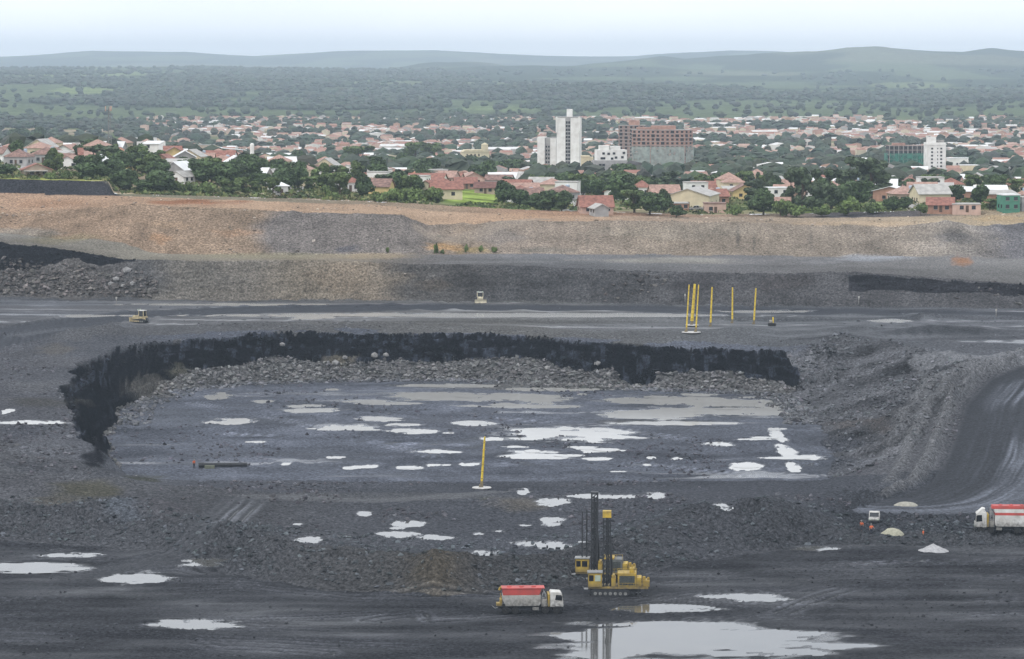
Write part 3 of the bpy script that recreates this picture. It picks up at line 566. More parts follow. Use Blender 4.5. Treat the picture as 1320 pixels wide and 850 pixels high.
def town_z(x, y):
    c = (qof(x, y) + 500) / 2320 * (NT - 1); c = min(max(c, 0), NT - 1.001); i = int(c); f = c - i
    return float(np.interp(y, TY[:, i], tz[:, i]) * (1 - f) + np.interp(y, TY[:, i + 1], tz[:, i + 1]) * f)
def gz(x, y):
    return mine_z(x, y) if y < np.interp(qof(x, y), LINES[L11][0], LINES[L11][1]) - .1 else town_z(x, y)
def hit2(px, py):
    """sight line meets the town ground"""
    rx, ry, rz = ray(px, py); last = None
    for Yv in np.arange(1008, 5200, 3.0):
        tv = Yv / ry; x = rx * tv; zr = CAM_H + rz * tv
        if gz(x, Yv) >= zr: return x, Yv
    return rx / ry * 2600, 2600.0

# ------------------------------------------------------------------ haze over the valley
def haze():
    me = bpy.data.meshes.new('haze'); x0, x1, y0, y1, z0, z1 = -14000, 14000, -60, 29500, -60, 290
    v = [(x, y, zz) for x in (x0, x1) for y in (y0, y1) for zz in (z0, z1)]
    me.from_pydata(v, [], [(0, 1, 3, 2), (4, 6, 7, 5), (0, 4, 5, 1), (2, 3, 7, 6), (0, 2, 6, 4), (1, 5, 7, 3)])
    m = bpy.data.materials.new('haze_air'); m.use_nodes = True; n = m.node_tree.nodes; n.clear()
    o_ = n.new('ShaderNodeOutputMaterial'); pv = n.new('ShaderNodeVolumePrincipled')
    pv.inputs['Color'].default_value = (.74, .88, 1.0, 1); pv.inputs['Density'].default_value = 5.5e-5; pv.inputs['Anisotropy'].default_value = .1
    m.node_tree.links.new(pv.outputs['Volume'], o_.inputs['Volume']); me.materials.append(m)
    o = bpy.data.objects.new('haze', me); COL.objects.link(o); o['kind'] = 'stuff'; o['label'] = 'pale blue haze lying over the whole valley'; o['category'] = 'haze'
haze()

# ------------------------------------------------------------------ object helpers
class MB:
    """collects shapes; build() links them as one mesh object"""
    def __init__(s): s.v = []; s.f = []; s.m = Matrix.Identity(4)
    def add(s, vs, fs):
        o = len(s.v); s.v += [tuple(s.m @ Vector(p)) for p in vs]; s.f += [tuple(i + o for i in f) for f in fs]; return s
    def box(s, x0, x1, y0, y1, z0, z1, tx=0, ty=0):
        """box, top drawn in by tx, ty"""
        v = [(x0, y0, z0), (x1, y0, z0), (x1, y1, z0), (x0, y1, z0), (x0 + tx, y0 + ty, z1), (x1 - tx, y0 + ty, z1), (x1 - tx, y1 - ty, z1), (x0 + tx, y1 - ty, z1)]
        return s.add(v, [(3, 2, 1, 0), (4, 5, 6, 7), (0, 1, 5, 4), (1, 2, 6, 5), (2, 3, 7, 6), (3, 0, 4, 7)])
    def prism(s, prof, y0, y1):
        """profile in x,z swept along y"""
        n = len(prof); v = [(x, y0, z) for x, z in prof] + [(x, y1, z) for x, z in prof]
        return s.add(v, [tuple(range(n)), tuple(range(2 * n - 1, n - 1, -1))] + [(i, i + n, (i + 1) % n + n, (i + 1) % n) for i in range(n)])
    def tube(s, a, b, r0, r1=None, n=8):
        r1 = r0 if r1 is None else r1; a, b = Vector(a), Vector(b); d = (b - a).normalized()
        u = d.orthogonal().normalized(); w = d.cross(u); v = []
        for p, r in ((a, r0), (b, r1)):
            v += [tuple(p + (u * math.cos(k * 2 * math.pi / n) + w * math.sin(k * 2 * math.pi / n)) * r) for k in range(n)]
        return s.add(v, [tuple(range(n - 1, -1, -1)), tuple(range(n, 2 * n))] + [(k, (k + 1) % n, (k + 1) % n + n, k + n) for k in range(n)])
    def path(s, pts, r, n=6):
        for a, b in zip(pts, pts[1:]): s.tube(a, b, r, r, n)
        return s
    def lathe(s, prof, n=16, cx=0, cy=0):
        v = []; f = []
        for r, z_ in prof: v += [(cx + r * math.cos(k * 2 * math.pi / n), cy + r * math.sin(k * 2 * math.pi / n), z_) for k in range(n)]
        for i in range(len(prof) - 1): f += [(i * n + k, i * n + (k + 1) % n, (i + 1) * n + (k + 1) % n, (i + 1) * n + k) for k in range(n)]
        f += [tuple(range(n - 1, -1, -1)), tuple(range((len(prof) - 1) * n, len(prof) * n))]
        return s.add(v, f)
    def build(s, name, material, parent=None, bevel=0, smooth=False, loc=None):
        me = bpy.data.meshes.new(name); me.from_pydata(s.v, [], s.f)
        if bevel:
            bm = bmesh.new(); bm.from_mesh(me); bmesh.ops.recalc_face_normals(bm, faces=bm.faces)
            bmesh.ops.bevel(bm, geom=bm.edges[:] , offset=bevel, segments=2, affect='EDGES', clamp_overlap=True); bm.to_mesh(me); bm.free()
        else:
            bm = bmesh.new(); bm.from_mesh(me); bmesh.ops.recalc_face_normals(bm, faces=bm.faces); bm.to_mesh(me); bm.free()
        if smooth:
            for p in me.polygons: p.use_smooth = True
        me.materials.append(material)
        return place(name, me, parent, loc)
def place(name, me, parent=None, loc=None):
    o = bpy.data.objects.new(name, me); COL.objects.link(o)
    if parent: o.parent = parent
    if loc: o.location = loc
    return o
def thing(name, label, cat, loc=(0, 0, 0), rz=0, group=None):
    o = bpy.data.objects.new(name, None); COL.objects.link(o); o.empty_display_size = .5
    o.location = loc; o.rotation_euler = (0, 0, rz); o['label'] = label; o['category'] = cat
    if group: o['group'] = group
    return o
def copy_tree(o, parent=None):
    c = o.copy(); COL.objects.link(c); c.parent = parent
    for ch in o.children: copy_tree(ch, c)
    return c
def on_ground(px, py):
    """a point of the finished ground under a photo pixel"""
    x, y, _ = hit(px, py)
    return x, y, mine_z(x, y)

YEL = mat('yellow_paint', (.46, .31, .035), .6, .15, 1.2, dirt=(.22, .155, .045), mud=.6); WHT = mat('white_paint', (.60, .595, .57), .5, .08, .7, dirt=(.42, .40, .36), mud=.5)
RED = mat('red_paint', (.45, .06, .05), .55, .1, .7, dirt=(.30, .065, .055)); DST = mat('dark_steel', (.03, .032, .036), .6, .25, 3); TYR = mat('tyre_rubber', (.018, .018, .019), .85, .2, 6)
RIM = mat('rim_grey', (.22, .22, .21), .5, .2, 4); GLS = mat('dark_glass', (.012, .014, .017), .08, .1, 1, spec=.6); GRY = mat('light_grey_paint', (.42, .415, .39), .6, .08, .7, dirt=(.30, .285, .25), mud=.7)
HOS = mat('grey_hose', (.24, .245, .25), .6, .15, 3); GRL = mat('radiator_grille', (.055, .062, .058), .6, .3, 8); ORG = mat('orange_cloth', (.75, .15, .055), .9, .1, 6); NAV = mat('dark_cloth', (.03, .035, .05), .9, .15, 6)
SKN = mat('skin', (.30, .17, .11), .6, .05, 8); CRM = mat('faded_machine_yellow', (.50, .42, .24), .55, .15, 1.5, dirt=(.26, .2, .12)); PANE = mat('cab_window_reflection', (.45, .52, .42), .12, .1, 1, spec=.6)

# ------------------------------------------------------------------ wheels
def wheel(parent, x, y, r, w, side):
    t_ = MB(); rr = [(r * .62, -w / 2), (r * .93, -w / 2), (r, -w * .32), (r, w * .32), (r * .93, w / 2), (r * .62, w / 2)]
    t_.m = Matrix.Translation((x, y, r)) @ Matrix.Rotation(math.pi / 2, 4, 'X'); t_.lathe(rr, 20)
    o = t_.build('wheel', TYR, parent, smooth=False)
    k = MB(); k.m = Matrix.Translation((x, y + side * w * .5, r)) @ Matrix.Rotation(math.pi / 2 * -side, 4, 'X') if False else Matrix.Translation((x, y, r)) @ Matrix.Rotation(math.pi / 2, 4, 'X')
    k.lathe([(r * .6, -w * .44), (r * .5, -w * .36), (r * .22, -w * .40), (r * .2, -w * .56), (r * .2, w * .56), (r * .22, w * .4), (r * .5, w * .36), (r * .6, w * .44)], 16)
    k.build('rim', RIM, o)
    return o

# ------------------------------------------------------------------ bulk explosives truck, forward = +x, base at the ground between the axles
def bulk_truck(label, loc, rz, style):
    T = thing('bulk_tank_truck', label, 'truck', loc, rz)
    H = 1.0 if style == 0 else 1.12                        # the second truck stands taller
    c = MB(); c.prism([(2.65, .95), (4.42, .95), (4.50, 1.25), (4.46, 1.9), (4.30, 2.75 * H), (4.12, 2.98 * H), (2.75, 3.05 * H), (2.65, 2.9 * H)], -1.2, 1.2)
    cab = c.build('cab', WHT, T, bevel=.05)
    MB().prism([(4.515, 1.98), (4.36, 2.78 * H), (4.34, 2.78 * H), (4.47, 1.98)], -1.05, 1.05).build('windscreen', GLS, cab)
    for s_ in (-1, 1):
        y0 = 1.203 * s_
        MB().add([(3.35, y0, 1.95), (4.32, y0, 1.85), (4.22, y0, 2.62 * H), (3.45, y0, 2.66 * H), (3.35, y0 + .02 * s_, 1.95), (4.32, y0 + .02 * s_, 1.85), (4.22, y0 + .02 * s_, 2.62 * H), (3.45, y0 + .02 * s_, 2.66 * H)],
                 [(0, 1, 2, 3), (7, 6, 5, 4), (0, 4, 5, 1), (1, 5, 6, 2), (2, 6, 7, 3), (3, 7, 4, 0)]).build('side_window', GLS, cab)
        MB().box(3.3, 4.3, y0 - .01, y0 + .012, 1.0, 1.06).box(3.3, 3.33, y0 - .01, y0 + .012, 1.06, 1.8).build('door_gap', DST, cab)
        MB().box(4.25, 4.33, y0 + .05 * s_ - .06, y0 + .2 * s_ + .06, 2.0, 2.5 * H).build('mirror', DST, cab)
        MB().box(4.50, 4.55, .7 * s_ - .2, .7 * s_ + .2, 1.02, 1.2).build('headlight', PANE, cab)
    MB().box(4.40, 4.6, -1.2, 1.2, .45, .92).build('bumper', DST, T, bevel=.03)
    if style == 1: MB().prism([(3.2, 3.05 * H), (4.0, 3.02 * H), (3.3, 3.55 * H), (2.9, 3.5 * H)], -1.0, 1.0).build('roof_fairing', WHT, cab)
    MB().box(-4.6, 4.4, -.5, -.3, .72, .98).box(-4.6, 4.4, .3, .5, .72, .98).box(-4.6, -4.4, -1.0, 1.0, .7, .95).box(-1.6, 1.4, -.3, .3, .6, .9).build('chassis', DST, T)
    for x in (3.55, 2.0, -2.2, -3.55):
        for s_ in (-1, 1): wheel(T, x, s_ * 1.02, .52, .36, s_)
    for s_ in (-1, 1):
        MB().box(.2, 1.1, s_ * 1.0 - .2, s_ * 1.0 + .2, .5, .95).build('fuel_tank', GRY, T, bevel=.05)
        MB().box(-4.45, -1.3, s_ * 1.02 - .2, s_ * 1.02 + .2, 1.07, 1.11).box(-4.5, -4.45, s_ * 1.02 - .2, s_ * 1.02 + .2, .75, 1.11).build('mudguard', DST, T)
    x1 = 1.35; tz0, tz1 = 1.12, 2.62 * H
    b = MB(); b.prism([(-3.95, 2.0), (-3.55, tz0), (x1 - .25, tz0), (x1, 1.5), (x1, tz1), (-3.95, tz1)], -1.22, 1.22)
    body = b.build('tank_body', GRY if style == 0 else WHT, T, bevel=.04)
    for x in np.linspace(-3.3, 1.0, 6):
        for s_ in (-1, 1): MB().box(x - .03, x + .03, s_ * 1.235 - .02, s_ * 1.235 + .02, tz0 + .15, tz1 - .05).build('rib', GRY if style == 0 else WHT, body)
    if style == 0:
        MB().prism([(-3.9, tz1 + .01), (x1 - .2, tz1 + .01), (x1 + .15, 3.55), (-4.0, 3.55)], -1.12, 1.12).build('red_hopper', RED, T, bevel=.04)
        MB().box(-4.1, x1 + .55, -1.2, 1.2, 3.555, 3.64).build('walkway', RED, T)
        for k in range(3): MB().lathe([(.32, 3.645), (.32, 3.74), (.2, 3.8)], 14, -3.0 + 1.7 * k, 0).build('hatch', RED, T)
    else:
        MB().box(-3.95, x1, -1.21, 1.21, tz1 + .004, tz1 + .42, 0, .04).build('red_stripe', RED, T)
        MB().box(-3.95, x1, -1.16, 1.16, tz1 + .424, tz1 + .56, 0, .02).build('white_band', WHT, T)
        MB().box(-3.95, x1 + .1, -1.13, 1.13, tz1 + .564, tz1 + 1.0, 0, .05).build('upper_tank', WHT, T)
        MB().box(-4.0, x1 + .55, -1.1, 1.1, tz1 + 1.004, tz1 + 1.5, .1, .06).build('red_hopper', RED, T, bevel=.04)
        for k in range(3): MB().lathe([(.34, tz1 + 1.45), (.34, tz1 + 1.6), (.2, tz1 + 1.66)], 14, -3.0 + 1.7 * k, 0).build('hatch', RED, T)
    hs = MB()
    for k in range(4):
        y = -.9 + .6 * k; hs.path([(1.55 + .1 * k, y, 1.2), (1.5, y, 2.4), (1.75, y, 3.1 * H), (2.1, y, 2.5), (2.25 + .04 * k, y, 1.1)], .1, 8)
    hs.build('hoses', HOS, T)
    MB().box(1.42, 2.2, -1.05, 1.05, 1.0, 2.0).build('pump_cabinet', GRY, T, bevel=.03)
    MB().box(2.32, 2.6, -1.24, 1.24, 1.05, 2.75 * H).build('yellow_panel', YEL, T, bevel=.02)
    if style == 1:
        l_ = MB(); 
        for s_ in (-.35, .35): l_.tube((1.6 + s_, -1.26, 1.0), (1.6 + s_, -1.26, 3.9), .04)
        for k in range(9): l_.tube((1.25, -1.26, 1.2 + .3 * k), (1.95, -1.26, 1.2 + .3 * k), .025)
        l_.build('ladder', WHT, T)
    rr = MB(); rr.box(-4.3, -4.0, -.9, .9, 1.1, 2.0).tube((-4.15, -1.0, 1.2), (-4.15, -1.0, 2.6), .05).tube((-4.15, 1.0, 1.2), (-4.15, 1.0, 2.6), .05).box(-4.8, -4.3, -.6, .6, 1.05, 1.45); rr.build('rear_gear', YEL, T)
    MB().path([(-4.0, 0, 3.5 if style == 0 else 4.1), (-4.25, 0, 3.6), (-4.35, 0, 3.2)], .16, 8).build('auger_head', YEL, T)
    MB().path([(-4.4, -.5, .9), (-5.0, -.5, .75), (-5.45, -.5, 1.15)], .05).build('rear_arm', HOS, T)
    rl = MB()
    top = 3.64 if style == 0 else tz1 + 1.5
    for s_ in (-1.05, 1.05):
        rl.tube((-4.0, s_, top + .0), (-4.0, s_, top + .02), .02)
    return T
x_, y_, z_ = on_ground(684, 790)
bulk_truck('white and grey bulk truck with red hopper on top, parked beside the drill rigs', (x_, y_, z_), math.radians(3), 0)
x_, y_, z_ = on_ground(1294, 689)
bulk_truck('taller white bulk truck with red and white striped tank, behind the pale grey sand pile', (x_ - .2, y_, z_), math.pi - math.radians(4), 1)

# ------------------------------------------------------------------ blasthole drill rig, long axis = x, mast to the left
def drill_rig(label, loc, rz, front):
    R = thing('drill_rig', label, 'drill rig', loc, rz)
    for s_ in (-1, 1):
        k = MB(); k.prism([(-3.9, .25), (-3.5, 0), (1.2, 0), (1.6, .25), (1.65, .7), (1.3, 1.0), (-3.6, 1.0), (-3.95, .7)], s_ * 1.35 - .3, s_ * 1.35 + .3); tr_ = k.build('track', DST, R)
        for q_ in range(7): 
            w_ = MB(); w_.tube((-3.3 + q_ * .72, s_ * 1.35 - .32, .38), (-3.3 + q_ * .72, s_ * 1.35 + .32, .38), .24, .24, 12); w_.build('roller', RIM, tr_)
    MB().box(-4.3, 4.3, -1.55, 1.55, 1.05, 1.32).build('deck', YEL, R, bevel=.03)
    MB().box(-1.0, 3.2, -1.0, 1.0, .55, 1.04).build('underframe', DST, R)
    c = MB(); c.box(-4.35, -2.35, -1.75, .2, 1.33, 3.35); cab = c.build('operator_cab', YEL, R, bevel=.05)
    MB().box(-4.45, -2.25, -1.85, .3, 3.36, 3.48).build('cab_roof', RIM, cab)
    MB().box(-3.35, -2.55, -1.772, -1.752, 2.2, 3.05).build('cab_window', PANE if front else GLS, cab)
    MB().box(-4.2, -3.55, -1.772, -1.752, 2.2, 3.05).build('cab_window', GLS, cab)
    MB().box(-4.372, -4.352, -1.5, 0, 2.2, 3.05).build('cab_window', GLS, cab)
    # mast
    zt = 12.2 if front else 13.2; mx0, mx1, my0, my1 = -2.15, -1.15, -1.0, .1
    if not front: mx0 = -2.0
    st = MB(); n = 15
    for x in (mx0, mx1):
        for y in (my0, my1): st.box(x - .09, x + .09, y - .09, y + .09, .9, zt)
    st.build('mast_chords', DST, R)
    br = MB()
    for k in range(n):
        za, zb = 1.2 + (zt - 1.4) * k / n, 1.2 + (zt - 1.4) * (k + 1) / n
        for y in (my0, my1):
            br.tube((mx0, y, za), (mx1, y, zb), .045, n=5); br.tube((mx0, y, zb), (mx1, y, zb), .04, n=5)
        for x in (mx0, mx1): br.tube((x, my0, zb), (x, my1, za), .045, n=5)
    br.build('mast_braces', DST, R)
    MB().tube((-1.65, -.45, .1), (-1.65, -.45, zt - .6), .13, n=10).tube((-1.4, -.1, 2), (-1.4, -.1, zt - 1.5), .09).build('drill_string', DST, R)
    MB().box(-1.95, -1.35, -.8, -.1, zt * .52, zt * .52 + 1.0).build('rotary_head', DST, R)
    MB().box(mx0 - .12, mx1 + .12, my0 - .14, my1 + .14, zt - .9 if front else zt - .2, zt + .02).build('crown_block', YEL if front else DST, R)
    if not front:
        MB().box(-3.5, -3.3, -.6, -.4, 1.4, 10.3).tube((-2.75, -.5, 1.4), (-2.75, -.5, 10.6), .12).box(-3.4, -2.0, -.55, -.45, 10.1, 10.25).box(-3.4, -2.0, -.55, -.45, 5.8, 5.92).build('pipe_rack', DST, R)
        MB().tube((-7.8, -.5, 10.15), (-3.4, -.5, 10.2), .05).build('boom_rod', DST, R)
    MB().path([(-1.0, -.6, 1.4), (-.9, -.6, 4.5), (-1.15, -.6, 7.5)], .12, 8).build('feed_hose', DST, R)
    MB().box(-1.0, -.35, -1.5, .9, 1.33, 2.6).box(-.95, -.5, -1.4, .6, 2.6, 3.0).build('hoist_housing', YEL, R, bevel=.04)
    h = MB(); h.box(-.1, 2.6, -1.5, 1.4, 1.33, 3.3); eh = h.build('engine_housing', YEL if front else mat('grey_housing', (.13, .135, .13), .6, .15, 1.5), R, bevel=.05)
    MB().box(.15, 2.35, -1.53, -1.505, 1.6, 2.95).build('radiator_grille', GRL, eh)
    if front: MB().box(1.6, 2.35, -.9, .1, 3.31, 3.95).tube((2.0, -.3, 3.9), (2.0, -.3, 4.4), .1).build('air_cleaner', YEL, eh, bevel=.04)
    else: MB().box(-.2, 1.4, -1.6, .6, 3.31, 3.6).build('housing_lid', YEL, eh, bevel=.04)
    MB().box(2.62, 3.35, -1.45, 1.2, 1.33, 2.65).build('oil_tank', YEL, R, bevel=.05)
    MB().box(3.45, 4.5, -1.3, 1.1, 1.33, 2.2).tube((3.7, -.6, 2.2), (3.7, -.6, 2.75), .25).tube((4.3, -.4, 2.2), (4.3, -.4, 2.6), .2).build('compressor', YEL, R, bevel=.05)
    for (x, y) in ((2.9, -1.3), (2.9, 1.3), (3.9, -1.3), (-4.0, -1.2)):
        MB().box(x - .13, x + .13, y - .13, y + .13, .08, 1.04).box(x - .35, x + .35, y - .35, y + .35, 0, .08).build('jack', DST, R)
    ra = MB()
    for x in np.arange(-.2, 4.6, .8): ra.tube((x, -1.58, 1.3), (x, -1.58, 2.35 if x > 2.5 else 1.9), .03, n=5)
    ra.tube((2.6, -1.58, 2.35), (4.4, -1.58, 2.35), .03, n=5).tube((2.6, -1.58, 1.85), (4.4, -1.58, 1.85), .03, n=5)
    ra.tube((-.2, -1.58, 1.9), (2.6, -1.58, 1.9), .03, n=5)
    ra.build('handrail', YEL, R); ra = MB()
    for x in np.arange(-.1, 2.7, .9): ra.tube((x, -1.45, 3.3), (x, -1.45, 4.0), .025, n=5)
    ra.tube((-.1, -1.45, 4.0), (2.7, -1.45, 4.0), .025, n=5)
    ra.build('roof_rail', YEL, eh)
    MB().box(-4.9, -4.35, -1.6, -.3, .95, 1.02).tube((-4.9, -1.6, .98), (-5.1, -1.6, 1.5), .03).build('access_step', HOS, R)
    return R
x_, y_, z_ = on_ground(797, 767)
drill_rig('yellow drill rig with square yellow block on top of its dark lattice mast', (x_, y_, z_), math.radians(-2), True)
x_, y_, z_ = on_ground(786, 750)
drill_rig('yellow drill rig with taller all-dark double mast, behind the other rig', (x_ - .6, y_ + 2, z_), math.radians(-5), False)

# ------------------------------------------------------------------ yellow masts on round bases
def yellow_pole(label, px, py, top, lean=.0, r=.22, discs=True, poles=((0, 0),), group=None, disc_r=1.55):
    x, y, z0 = on_ground(px, py)
    T = thing('yellow_mast', label, 'mast', (x, y, z0), 0, group)
    if discs:
        MB().lathe([(disc_r, -.25), (disc_r, .22), (disc_r * .8, .30)], 24).build('base_skirt', DST, T)
        MB().lathe([(disc_r * 1.12, .302), (disc_r * 1.12, .42), (disc_r * .9, .46)], 24).build('base_plate', mat('pale_concrete', (.48, .47, .45), .8), T)
    zb = .46 if discs else 0
    for (dx_, dy_) in poles:
        MB().box(dx_ - .55, dx_ + .3, dy_ - .4, dy_ + .4, zb, zb + .45, .12, .08).box(dx_ - .28, dx_ + .28, dy_ - .28, dy_ + .28, zb + .45, zb + 1.2, .08, .08).build('foot_block', YEL, T)
        p = MB(); p.tube((dx_, dy_, zb + 1.0), (dx_ + lean, dy_, top), r, r * .72, 12).build('pole', YELB, T, smooth=False)
        for h in np.arange(2.0, top - .5, 1.3):
            f_ = (h - 1) / (top - 1); k = MB(); k.tube((dx_ + lean * f_, dy_, h), (dx_ + lean * f_ + .001, dy_, h + .12), r * 1.25, r * 1.25, 10)
            k.build('pole_collar', YEL, T)
    return T
YELB = mat('bright_yellow_paint', (.72, .52, .05), .5, .12, 1.5)
yellow_pole('single yellow mast on a pale round base, standing alone on the wet pit floor edge', 621, 631, 9.6, .55)
yellow_pole('thick yellow mast leaning on a pale round base, close behind the twin yellow masts', 892, 421, 11.2, .7, .42)
yellow_pole('pair of thin yellow masts sharing one pale round base at the pit rim', 891, 430, 12.6, .6, .2, poles=((-1.2, 0), (1.25, 0)), disc_r=2.2)
yellow_pole('yellow mast with a yellow foot block and small post beside it', 916, 421, 10.4, .35, .26, discs=False)
yellow_pole('straight yellow mast on the rubble bank, between two other single masts', 944, 417, 9.6, 0, .24, discs=False)
yellow_pole('yellow mast leaning slightly, next to the small white pump raft', 972, 418, 9.6, .45, .24, discs=False)
x_, y_, z_ = on_ground(995, 420)
T = thing('pump_raft', 'small white pump on a dark round raft at the pit rim', 'pump', (x_, y_, z_))
MB().lathe([(1.05, -.2), (1.1, .55), (.9, .75)], 16).build('float', TYR, T)
MB().box(-.7, .15, -.5, .5, .76, 1.5).build('pump_case', WHT, T, bevel=.06); MB().tube((.3, 0, .76), (.3, 0, 2.3), .2, .2, 10).build('outlet_pipe', YELB, T)
MB().tube((.1, .6, .7), (-.05, .6, 6.8), .05).build('thin_pole', DST, T)

# ------------------------------------------------------------------ bulldozers
def bulldozer(label, px, py, rz, paint, raise_=0):
    x, y, z0 = on_ground(px, py); D = thing('bulldozer', label, 'bulldozer', (x, y, z0 + raise_), rz)
    for s_ in (-1, 1):
        tr_ = MB().prism([(-1.9, .35), (-1.5, .02), (1.3, .02), (1.75, .4), (1.6, .85), (-.6, 1.15), (-1.7, .95)], s_ * 1.05 - .28, s_ * 1.05 + .28).build('track', DST, D)
        for k in range(5): MB().tube((-1.2 + .55 * k, s_ * 1.05 - .3, .4), (-1.2 + .55 * k, s_ * 1.05 + .3, .4), .2, .2, 10).build('roller', RIM, tr_)
    MB().prism([(-1.8, .7), (1.9, .7), (1.9, 1.85), (.2, 2.0), (.1, 1.7), (-1.8, 1.7)], -.72, .72).build('hull', paint, D, bevel=.05)
    cab = MB().box(-1.3, .1, -.8, .8, 1.72, 3.1, .1, .08).build('cab', GLS, D)
    f_ = MB()
    for a in (-1.28, .06):
        for b in (-.8, .8): f_.box(a - .07, a + .09, b - .07, b + .07, 1.72, 3.12)
    f_.build('cab_frame', paint, cab); MB().box(-1.45, .3, -.95, .95, 3.12, 3.28).build('cab_roof', WHT, cab, bevel=.04)
    for s_ in (-.6, .6): MB().box(.3, .45, s_ - .18, s_ + .18, 3.3, 3.55).build('work_lamp', PANE, cab)
    MB().tube((1.2, .3, 1.9), (1.2, .3, 2.9), .08).build('exhaust', DST, D)
    MB().prism([(2.35, .05), (2.55, .05), (2.4, .6), (2.45, 1.15), (2.62, 1.35), (2.4, 1.35), (2.22, .7)], -1.65, 1.65).build('blade', paint, D)
    for s_ in (-1, 1): MB().box(-.3, 2.3, s_ * 1.42 - .08, s_ * 1.42 + .08, .35, .6).build('push_arm', paint, D)
    MB().prism([(-2.5, .35), (-2.2, .2), (-1.8, .9), (-1.8, 1.3)], -.5, .5).build('ripper', DST, D)
    return D
bulldozer('faded yellow bulldozer seen from its side on the dark bench', 181, 416, math.radians(160), CRM)
bulldozer('cream bulldozer facing out from the foot of the upper wall beside the haul road', 619, 392, math.radians(-86), mat('cream_paint', (.58, .52, .38), .55, .12, 1.5))

# ------------------------------------------------------------------ people
def skin_mesh(name, pts, edges, material, parent, root=0, sub=1):
    me = bpy.data.meshes.new(name); me.from_pydata([p[:3] for p in pts], edges, []); me.materials.append(material)
    o = place(name, me, parent); sk = o.modifiers.new('skin', 'SKIN'); sk.use_smooth_shade = True
    for v, p in zip(me.skin_vertices[0].data, pts): v.radius = (p[3], p[4] if len(p) > 4 else p[3]); v.use_root = False
    me.skin_vertices[0].data[root].use_root = True
    if sub: s_ = o.modifiers.new('sub', 'SUBSURF'); s_.levels = sub; s_.render_levels = sub
    return o
def person(label, px, py, rz, pose, helmet=None):
    x, y, z0 = on_ground(px, py); P = thing('person', label, 'person', (x, y, z0), rz, None)
    st = pose.get('stride', .12); ln = pose.get('lean', 0); ra = pose.get('r_arm', ((-.28, .02, 1.13), (-.30, -.06, .88))); la = pose.get('l_arm', ((.28, .02, 1.13), (.30, -.10, .90)))
    sh = ln; hp = (0, 0, .95)
    pts = [(0, 0, .95, .15, .11), (0, -sh * .4, 1.15, .15, .105), (0, -sh * .8, 1.38, .17, .11), (0, -sh, 1.49, .065), (0, -sh - .02, 1.58, .08, .095), (0, -sh - .03, 1.70, .085, .1),
           (-.19, -sh * .8, 1.41, .062), ra[0] + (.048,), ra[1] + (.036,), (ra[1][0], ra[1][1] - .03, ra[1][2] - .1, .04), (.19, -sh * .8, 1.41, .062), la[0] + (.048,), la[1] + (.036,), (la[1][0], la[1][1] - .03, la[1][2] - .1, .04),
           (-.10, 0, .88, .095), (-.11, -st * .5, .48, .06), (-.11, st * .2, .10, .045), (-.11, st * .2 - .16, .05, .045), (.10, 0, .88, .095), (.11, -st * .2 - .02, .48, .06), (.11, -st, .10, .045), (.11, -st - .16, .05, .045)]
    ed = [(0, 1), (1, 2), (2, 3), (3, 4), (4, 5), (2, 6), (6, 7), (7, 8), (8, 9), (2, 10), (10, 11), (11, 12), (12, 13), (0, 14), (14, 15), (15, 16), (16, 17), (0, 18), (18, 19), (19, 20), (20, 21)]
    skin_mesh('body', pts, ed, SKN, P)
    g = lambda k, e: pts[k][:3] + tuple(r + e for r in pts[k][3:])
    idx = [0, 1, 2, 6, 7, 10, 11]; skin_mesh('jacket', [g(k, .028) for k in idx], [(0, 1), (1, 2), (2, 3), (3, 4), (2, 5), (5, 6)], ORG, P)
    idx = [0, 14, 15, 16, 18, 19, 20]; tp = [g(k, .022) for k in idx]; skin_mesh('trousers', tp, [(0, 1), (1, 2), (2, 3), (0, 4), (4, 5), (5, 6)], NAV, P)
    MB().lathe([(.155, 0), (.135, .012), (.13, .06), (.10, .12), (.04, .15)], 16).build('helmet', helmet or WHT, P, loc=(0, -sh - .03, 1.69), smooth=True)
    for s_, k in ((-1, 17), (1, 21)): MB().box(pts[k][0] - .055, pts[k][0] + .055, pts[k][1] - .08, pts[k][1] + .2, 0, .11, .01, .02).build('boot', DST, P)
    return P
person('worker in orange jacket and white helmet, standing by the white pickup', 1123, 685.5, math.radians(15), dict(l_arm=((.33, -.12, 1.2), (.42, -.30, 1.12))))
person('worker in orange jacket bending forward, away from the pickup and the tan sand pile', 1111, 685, math.radians(-30), dict(lean=.22, stride=.3))
person('worker in orange jacket walking behind the pale grey sand pile', 1190, 697, math.radians(70), dict(stride=.42))
person('lone worker in orange jacket on the pit floor beside a dark pipe', 250, 604, math.radians(40), dict(lean=.1, stride=.25))
x_, y_, z_ = on_ground(273, 604)
T = thing('drainage_pipe', 'long dark pipe lying on the pit floor beside the lone worker', 'pipe', (x_, y_, z_), math.radians(4))
MB().tube((-1.5, 0, .55), (7.0, .2, .5), .42, .42, 12).tube((-2.6, -.1, .55), (-1.5, 0, .55), .5, .5, 12).build('pipe_run', DST, T); MB().box(-1.4, .6, -1.2, -.5, -.1, .55).build('valve_box', mat('olive_grey', (.14, .15, .11), .8), T, bevel=.05)

